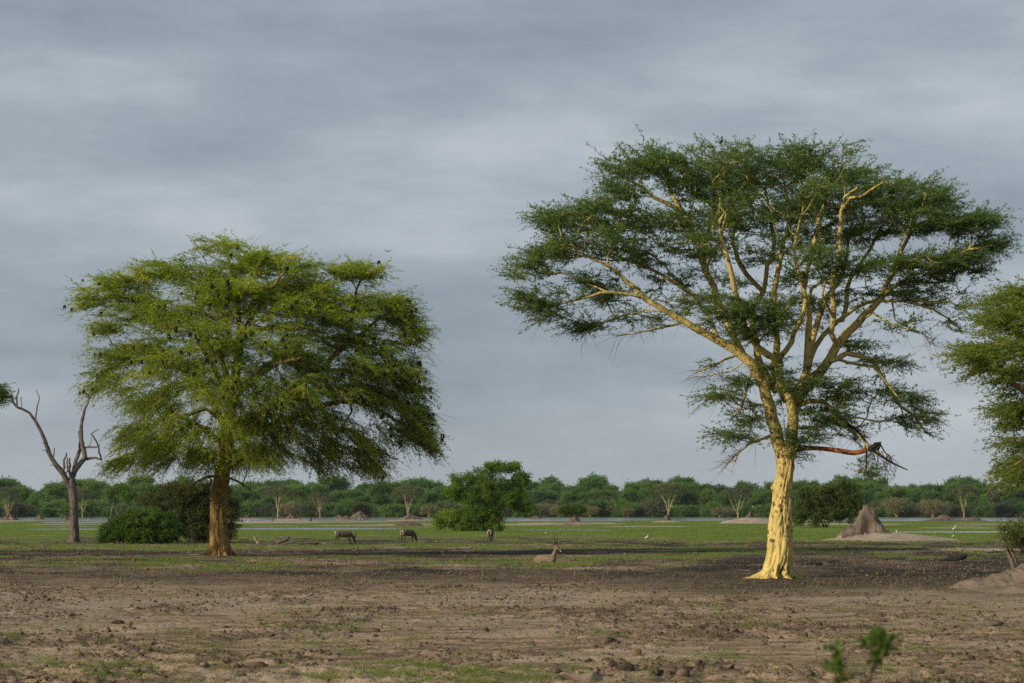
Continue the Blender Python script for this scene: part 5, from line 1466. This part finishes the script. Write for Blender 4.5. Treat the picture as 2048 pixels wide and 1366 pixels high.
bird(1796, 1071, 262, 'black and white bird on the crest of the pale apron', white=True, s=1.0, rz=2.6)
bird(1905.5, 1077, gy(1077), 'small white bird in the grass below the stork', s=0.5)
for px, py in ((718, 1042), (724, 1042)): bird(px, py, gy(py + 0.0), 'white egret in the grass between two mounds left of the lone green tree', group='pair of egrets', s=1.0, rz=px)
bird(496, 1047, gy(1047), 'white egret below the sand bank right of the broad tree trunk', s=1.0)
bird(175, 1044, gy(1044), 'white egret on the plain between the dead tree and the green bush', s=0.9)
bird(1091, 1070, gy(1070), 'white bird in the grass right of the lone green tree', s=0.45)
bird(1293, 1082, gy(1082), 'small pale bird on the mud between the lying buck and yellow trunk', s=0.7)
bird(776, 503, 158, 'tiny dark bird flying above the right shoulder of the broad tree', white=False, s=0.45, rz=2.0, flying=True)
bird(1110, 946, 500, 'small white bird flying above the wood right of the lone green tree', s=1.0, rz=0.5, flying=True)
bird(1442, 299, 106, 'black bird perched in the top of the tall yellow trunked tree', white=False, s=0.62, rz=1.0, perch=True)

def baboon(px, py, label, dark=False, rz=0.0):
    Y = gy(py); loc = P(px, py, Y); loc[2] = 0
    root = thing('baboon', loc, label, 'baboon', None, rz, 1.15)
    ch = [[(-.12, 0, .16, .16), (-.08, 0, .34, .17), (.02, 0, .52, .15), (.06, 0, .66, .10)], [(.05, 0, .74, .11), (.14, 0, .72, .08), (.24, 0, .67, .055)]]
    for sd in (-1, 1):
        ch.append([(.04, sd * .14, .56, .07), (.14, sd * .16, .32, .05), (.20, sd * .12, .05, .045)])
        ch.append([(-.1, sd * .12, .14, .10), (.14, sd * .16, .28, .07), (.18, sd * .15, .04, .05)])
    ch.append([(-.2, 0, .2, .035), (-.4, 0, .12, .03), (-.5, 0, .04, .02)])
    body('body', ch, M['baboon_dark' if dark else 'baboon_fur'], root, 0.03)
baboon(545, 1042, 'brown baboon sitting on the sand bank left of the steep mound', rz=0.4)
baboon(600, 1041, 'brown baboon sitting close beside the steep mound', rz=2.4)
baboon(622, 1042, 'dark baboon sitting at the right end of the sand bank', True, rz=0.2)

# ------------------------------------------------------------------ fallen wood, stones, sticks
def log(name, label, cat, Y, lines, mat, group=None, sides=8, rough=0.2, z0=0.0):
    px0 = lines[0][0][0][0]
    base = P(px0, HOR, Y); base[2] = z0
    root = thing(name, base, label, cat, group)
    k = Y / FPX
    for n, (pts, rads) in enumerate(lines):
        q = []
        for p in pts:
            w = P(p[0], p[1], Y + (p[2] if len(p) > 2 else 0)); q.append(w - base)
        q = np.array(q)
        q = np.column_stack([q, np.interp(np.linspace(0, 1, len(pts)), np.linspace(0, 1, len(rads)), np.array(rads) * k)])
        q = resample(q, max(0.06, np.ptp(q[:, 0]) / 14))
        b = Bag(); b.tube(q[:, :3], q[:, 3], sides, rough=rough, seed=n + len(pts))
        obj('trunk' if n == 0 else 'branch', b.mesh('log'), mat, root)
    return root
log('log', 'short pale broken stump leaning beside the fallen trunk in the grass', 'stump', 219, [([(518, 1088), (512, 1080), (508, 1073)], (3.5, 2.6, 1.8))], M['pale_stick'])
log('fallen_trunk', 'grey fallen trunk with a raised root end in the grass', 'fallen tree', 218, [([(530, 1088), (545, 1087), (560, 1084), (572, 1079), (579, 1073)], (2, 3, 4.5, 4, 2.2)), ([(558, 1087), (575, 1086), (592, 1083)], (3, 3, 1.5)), ([(576, 1078), (572, 1073)], (2, 1))], M['dead_wood'])
log('log', 'thin dark log left of the grazing waterbuck', 'log', 214, [([(600, 1089), (620, 1089), (638, 1087)], (2, 2.6, 1.6))], M['burnt_wood'])
log('log', 'short curved pale branch just left of the grazing waterbuck', 'branch', 216, [([(646, 1090), (650, 1086), (654, 1085)], (1.8, 1.8, 1.0))], M['pale_stick'])
log('dead_stick', 'upright dead stick with a forked top between the two grazing waterbuck', 'stick', 228, [([(764, 1085), (763, 1072), (766, 1062), (768, 1058)], (1.2, 1.0, 0.9, 0.6)), ([(766, 1062), (762, 1059)], (0.9, 0.8))], M['dead_wood'])
log('burnt_log', 'long charred log lying on dark soil right of the yellow trunk', 'log', 131, [([(1598, 1134), (1612, 1131), (1630, 1130), (1643, 1129)], (2.5, 4, 4.5, 2.5))], M['burnt_wood'], rough=0.4)
log('burnt_log', 'small charred log beside the long one right of the yellow trunk', 'log', 138, [([(1652, 1128), (1660, 1125), (1668, 1121)], (2.2, 2.2, 1))], M['burnt_wood'], rough=0.35)
log('burnt_log', 'thick charred log with an upturned end near the right edge', 'log', 141, [([(1880, 1123), (1900, 1120), (1920, 1117), (1934, 1111)], (4, 6.5, 7, 1.5)), ([(1870, 1124), (1850, 1125)], (3, 1.5))], M['burnt_wood'], rough=0.4)
log('dead_branch', 'bleached twiggy branch on the dark soil right of the yellow trunk', 'branch', 101, [([(1737, 1167), (1750, 1166), (1766, 1164)], (0.9, 1.2, 0.6)), ([(1746, 1166), (1748, 1158)], (0.5, 0.3)), ([(1758, 1165), (1766, 1168)], (0.6, 0.3)), ([(1760, 1165), (1765, 1157)], (0.5, 0.3))], M['pale_stick'], sides=5)
log('log', 'low dark lump of driftwood right of the lying waterbuck', 'log', 138, [([(1140, 1129), (1150, 1128), (1163, 1129)], (2.2, 2.6, 1.5))], M['burnt_wood'], rough=0.35)
log('dead_stick', 'dark twig standing on the mud at lower left of the broad tree', 'stick', 150, [([(174, 1121), (176, 1112), (181, 1106)], (0.8, 0.6, 0.3)), ([(176, 1113), (172, 1108)], (0.5, 0.3))], M['pale_stick'])
log('dead_branch', 'dark driftwood branches at the foot of the far wood left of the thicket', 'branch', 640, [([(222, 1040), (224, 1020), (228, 1004)], (2.2, 2.0, 1.2)), ([(240, 1040), (234, 1025), (228, 1012)], (1.6, 1.5, 1.0))], M['dead_wood'])
bush('vine_covered_tree', 'narrow green vine draped dead tree left of the dark thicket', 'tree', 640, 230, [(219, 985, 8, 12, 0, 1.5, 4), (248, 985, 14, 16, 0, 2, 7), (238, 975, 8, 8, 0, 1.5, 2), (260, 990, 12, 12, 0, 2, 4)], 130, 'leaf_far', 68, ll=0.5, lw=0.26, L=0.8, ntw=4, tufts=4, stems=2)

def lump(name, label, cat, px, py, w, h, seed, mat, group=None):
    """a clod or stone: a ball pushed out of shape"""
    Y = gy(py); loc = P(px, py, Y); k = Y / FPX
    loc[2] = float(gheight(np.array([loc[0]]), np.array([Y]))[0])
    v = ICO_V.copy()
    n = fbm(v[:, 0] * 1.6 + seed, v[:, 1] * 1.6 + v[:, 2] * 1.3, seed, 3) - 0.5
    n2 = vnoise(v[:, 0] * 3 + seed, v[:, 2] * 3 - v[:, 1] * 2, seed + 2) - 0.5
    v = v * (1 + 0.9 * n + 0.5 * n2)[:, None] * np.array([w / 2 * k, w / 2.4 * k, h * k * 0.62]) + (0, 0, h * k * 0.28)
    o = obj(name, mesh_np(name, v, None, ICO_F, mat is M['stone']), mat, None, loc)
    return tag(o, label, cat, group)
lump('stone', 'single reddish brown stone on the bare ground near the bottom centre', 'stone', 1274, 1313, 22, 16, 3, M['stone'])
rg = random.Random(12)
bigclods = [(1254, 1357, 34, 22), (1310, 1352, 26, 18), (1345, 1351, 36, 24), (1365, 1356, 30, 22), (1226, 1350, 20, 12), (1210, 1290, 20, 9), (1346, 1249, 14, 9), (1160, 1234, 14, 6), (1957, 1231, 12, 10), (1985, 1254, 40, 12),
            (235, 1248, 26, 9), (258, 1250, 14, 7), (160, 1190, 12, 6), (520, 1335, 26, 12), (470, 1338, 22, 10), (610, 1340, 18, 9), (1880, 1350, 20, 10), (1835, 1340, 24, 9), (1620, 1355, 24, 12), (1190, 1298, 12, 8), (1090, 1220, 12, 6), (890, 1280, 14, 6), (330, 1290, 16, 7), (60, 1290, 18, 8), (755, 1262, 13, 6), (1760, 1246, 30, 9), (1940, 1320, 18, 9), (1680, 1286, 14, 7), (1690, 1290, 10, 6)]
for i, (px, py, w, h) in enumerate(bigclods):
    lump('dirt_clod', 'large dark clod of dried mud on the bare foreground', 'clod', px, py, w, h, 20 + i, M['clod'], 'large mud clods in the foreground')

# ------------------------------------------------------------------ small stuff: clods, grass, straw
def scatter_clods(n):
    rng = np.random.default_rng(77)
    u = rng.uniform(0, 1, n)
    y = 34 * (240 / 34) ** (u ** 1.15)
    x = rng.uniform(-1, 1, n) * (0.225 * y + 1)
    r = fbm(x / 2.6, y / 4.5, 65, 4)
    keep = rng.uniform(0, 1, n) < np.clip(0.16 + 3.2 * (r - 0.46), 0.10, 1) 
    x, y = x[keep], y[keep]; n = len(x)
    z = gheight(x, y)
    s = rng.lognormal(-3.75, 0.55, n) * (0.75 + y / 200)
    s = np.minimum(s, 0.10)
    v0 = np.array([(1, 0, 0), (-1, 0, 0), (0, 1, 0), (0, -1, 0), (0, 0, 1), (0, 0, -1.0)])
    v0[:4, 2] -= 0.2
    f0 = np.array([(0, 2, 4), (2, 1, 4), (1, 3, 4), (3, 0, 4), (2, 0, 5), (1, 2, 5), (3, 1, 5), (0, 3, 5)])
    an = rng.uniform(0, 2 * pi, n); ca, sa = np.cos(an)[:, None], np.sin(an)[:, None]
    q = v0[None] + rng.normal(0, 0.28, (n, 6, 3))
    q = np.stack([q[..., 0] * ca - q[..., 1] * sa, q[..., 0] * sa + q[..., 1] * ca, q[..., 2] * rng.uniform(0.35, 0.8, (n, 1))], -1)
    V = q * s[:, None, None] * rng.uniform(0.8, 1.3, (n, 1, 1)) + np.stack([x, y, z + s * 0.10], -1)[:, None]
    F = f0[None] + (np.arange(n) * 6)[:, None, None]
    o = obj('dirt_clods', mesh_np('dirt_clods', V.reshape(-1, 3), None, F.reshape(-1, 3)), M['clod'])
    tag(o, 'small clods of dry mud strewn over the bare plain', 'clods', kind='stuff')
scatter_clods(190000)

def blades(x, y, rng, h, w, per, spread, lean=0.5):
    n = len(x)
    z = gheight(x, y)
    bx = x[:, None] + rng.normal(0, 1, (n, per)) * spread[:, None]; by = y[:, None] + rng.normal(0, 1, (n, per)) * spread[:, None] * 1.2
    hh = h[:, None] * rng.uniform(0.5, 1.25, (n, per)); ww = w[:, None] * rng.uniform(0.7, 1.3, (n, per))
    a = rng.uniform(0, 2 * pi, (n, per))
    l = rng.normal(0, lean, (n, per)) * hh; l2 = rng.normal(0, lean, (n, per)) * hh
    B = np.stack([bx, by, np.repeat(z[:, None] - 0.03, per, 1)], -1)
    d = np.stack([np.cos(a), np.sin(a), 0 * a], -1) * ww[..., None] * 0.5
    top = B + np.stack([l, l2, hh], -1)
    V = np.stack([B - d, B + d, top], -2).reshape(-1, 3)
    t = np.clip(rng.normal(0.45, 0.2, (n, 1)) + rng.normal(0, 0.15, (n, per)), 0, 1).ravel()
    return V, t
def grass():
    rng = np.random.default_rng(88)
    parts = []
    # near tufts
    n = 110000
    y = 34 * (120 / 34) ** rng.uniform(0, 1, n); x = rng.uniform(-1, 1, n) * (0.225 * y + 1)
    g, d, s = masks(x, y)
    k = rng.uniform(0, 1, n) < np.clip(np.maximum((g - 0.12) * 1.6, 0.10 * fbm(x / 5, y / 8, 97, 3)), 0, 1)
    x, y = x[k], y[k]
    if len(x): parts.append(blades(x, y, rng, np.full(len(x), 0.10) * rng.uniform(.5, 1.6, len(x)), np.full(len(x), 0.018), 7, np.full(len(x), 0.07), 0.8))
    # middle distance
    n = 90000
    y = 115 * (330 / 115) ** rng.uniform(0, 1, n); x = rng.uniform(-1, 1, n) * (0.225 * y + 1)
    g, d, s = masks(x, y)
    k = rng.uniform(0, 1, n) < np.clip((g - 0.20) * 1.3, 0, 0.8)
    x, y = x[k], y[k]
    parts.append(blades(x, y, rng, rng.uniform(0.04, 0.13, len(x)), 0.0004 * y + 0.02, 4, 0.10 + y * 0.001, 0.6))
    # far meadow
    n = 52000
    y = 300 * (760 / 300) ** rng.uniform(0, 1, n); x = rng.uniform(-1, 1, n) * (0.225 * y + 1)
    g, d, s = masks(x, y); wm = water_mask(x, y)
    k = (rng.uniform(0, 1, n) < g * 0.8) & (wm < 0.15)
    x, y = x[k], y[k]
    parts.append(blades(x, y, rng, rng.uniform(0.03, 0.12, len(x)), 0.0009 * y, 3, 0.3 + y * 0.0012, 0.5))
    for (px, py, r0, n) in ((1556, 1157, 0.75, 70), (440, 1112, 0.85, 60), (148, 1085, 0.5, 40)):
        c = P(px, py, gy(py)); a = rng.uniform(0, 2 * pi, n); r = r0 * rng.uniform(0.9, 1.9, n)
        parts.append(blades(c[0] + r * np.cos(a), c[1] + r * np.sin(a), rng, rng.uniform(0.08, 0.26, n), np.full(n, 0.03), 6, np.full(n, 0.09), 0.6))
    V = np.vstack([p[0] for p in parts]); t = np.concatenate([p[1] for p in parts])
    o = obj('grass', mesh_np('grass', V, None, np.arange(len(V)).reshape(-1, 3), fattr={'tint': t}), M['grass'])
    tag(o, 'short green grass of the flood plain', 'grass', kind='stuff')
    # dry straw stalks
    n = 2600
    y = np.concatenate([rng.uniform(95, 135, 1300), rng.uniform(36, 95, 1300)]); x = rng.uniform(-1, 1, n) * (0.225 * y + 1)
    k = fbm(x / 4, y / 6, 99, 3) > 0.5
    x, y = x[k], y[k]
    V, t = blades(x, y, rng, rng.uniform(0.10, 0.42, len(x)), 0.012 + 0.00012 * y, 2, np.full(len(x), 0.06), 0.35)
    o = obj('dry_grass', mesh_np('dry_grass', V, None, np.arange(len(V)).reshape(-1, 3), fattr={'tint': t}), M['straw'])
    tag(o, 'thin dry straw stalks on the bare soil', 'grass', kind='stuff')
grass()

# ------------------------------------------------------------------ the out of focus sapling close to the camera
def sapling():
    Y = 12.0; k = Y / FPX
    base = P(1740, HOR, Y); base[2] = 0.0
    root = thing('sapling', base, 'blurred leafy sapling close to the camera at the bottom right', 'sapling')
    rng = np.random.default_rng(91)
    b = Bag()
    def st(pts, r):
        q = resample(np.array([P(a, c, Y + d) - base if c < 2000 else np.array([(a - 1740) * k, d, 0.0]) for a, c, d in pts]), 0.08)
        b.tube(q, np.linspace(r[0], r[1], len(q)), 6)
    st([(1715, 9999, 0), (1712, 1450, 0), (1735, 1366, 0), (1752, 1320, 0), (1757, 1280, 0)], (0.030, 0.010))
    st([(1712, 1500, 0), (1690, 1420, -0.1), (1672, 1365, -0.2), (1670, 1322, -0.2)], (0.018, 0.007))
    st([(1738, 1360, 0), (1750, 1335, 0.1), (1775, 1300, 0.1)], (0.009, 0.004))
    obj('stem', b.mesh('sapling_stem'), M['dull_bark'], root)
    Vs = []; Ts = []
    for (cx, cy, rx, ry, n, dy) in ((1757, 1288, 18, 26, 46, 0), (1776, 1296, 16, 16, 24, 0.1), (1748, 1318, 16, 18, 22, 0), (1671, 1330, 15, 34, 52, -0.2), (1738, 1280, 6, 14, 9, 0), (1700, 1366, 10, 10, 8, -0.1)):
        c = np.stack([rng.normal(cx, rx * 0.5, n), rng.normal(cy, ry * 0.5, n)], -1)
        C = np.array([P(a, q, Y + dy + rng.normal(0, 0.035)) for a, q in c]) - base
        d = rng.normal(0, 1, (n, 3)); d[:, 2] += 0.5; d /= np.linalg.norm(d, axis=1, keepdims=True)
        sd = np.cross(d, rng.normal(0, 1, (n, 3))); sd /= np.linalg.norm(sd, axis=1, keepdims=True)
        l, w = 0.06, 0.032
        Vs.append(np.stack([C, C + d * l * .5 + sd * w * .5, C + d * l, C + d * l * .5 - sd * w * .5], 1).reshape(-1, 3)); Ts.append(rng.uniform(0.2, 0.9, n))
    V = np.vstack(Vs)
    tag(obj('leaves', mesh_np('sapling_leaves', V, np.arange(len(V)).reshape(-1, 4), fattr={'tint': np.concatenate(Ts)}), M['leaf_sapling'], root), kind='stuff')
sapling()

# ------------------------------------------------------------------ the air
def haze():
    bm = [(x, y, z) for x in (-2500, 2500) for y in (-450, 2600) for z in (-1.6, 45)]
    F = [(0, 1, 3, 2), (4, 6, 7, 5), (0, 4, 5, 1), (2, 3, 7, 6), (0, 2, 6, 4), (1, 5, 7, 3)]
    m = bpy.data.materials.new('haze'); m.use_nodes = True
    t = m.node_tree; t.nodes.clear()
    o = N(t, 'ShaderNodeOutputMaterial'); v = N(t, 'ShaderNodeVolumePrincipled')
    v.inputs['Color'].default_value = (0.86, 0.92, 1.0, 1)
    v.inputs['Density'].default_value = 0.00003
    v.inputs['Anisotropy'].default_value = 0.2
    t.links.new(v.outputs[0], o.inputs['Volume'])
    tag(obj('haze', mesh_np('haze', np.array(bm, float), F), m), kind='stuff')
haze()
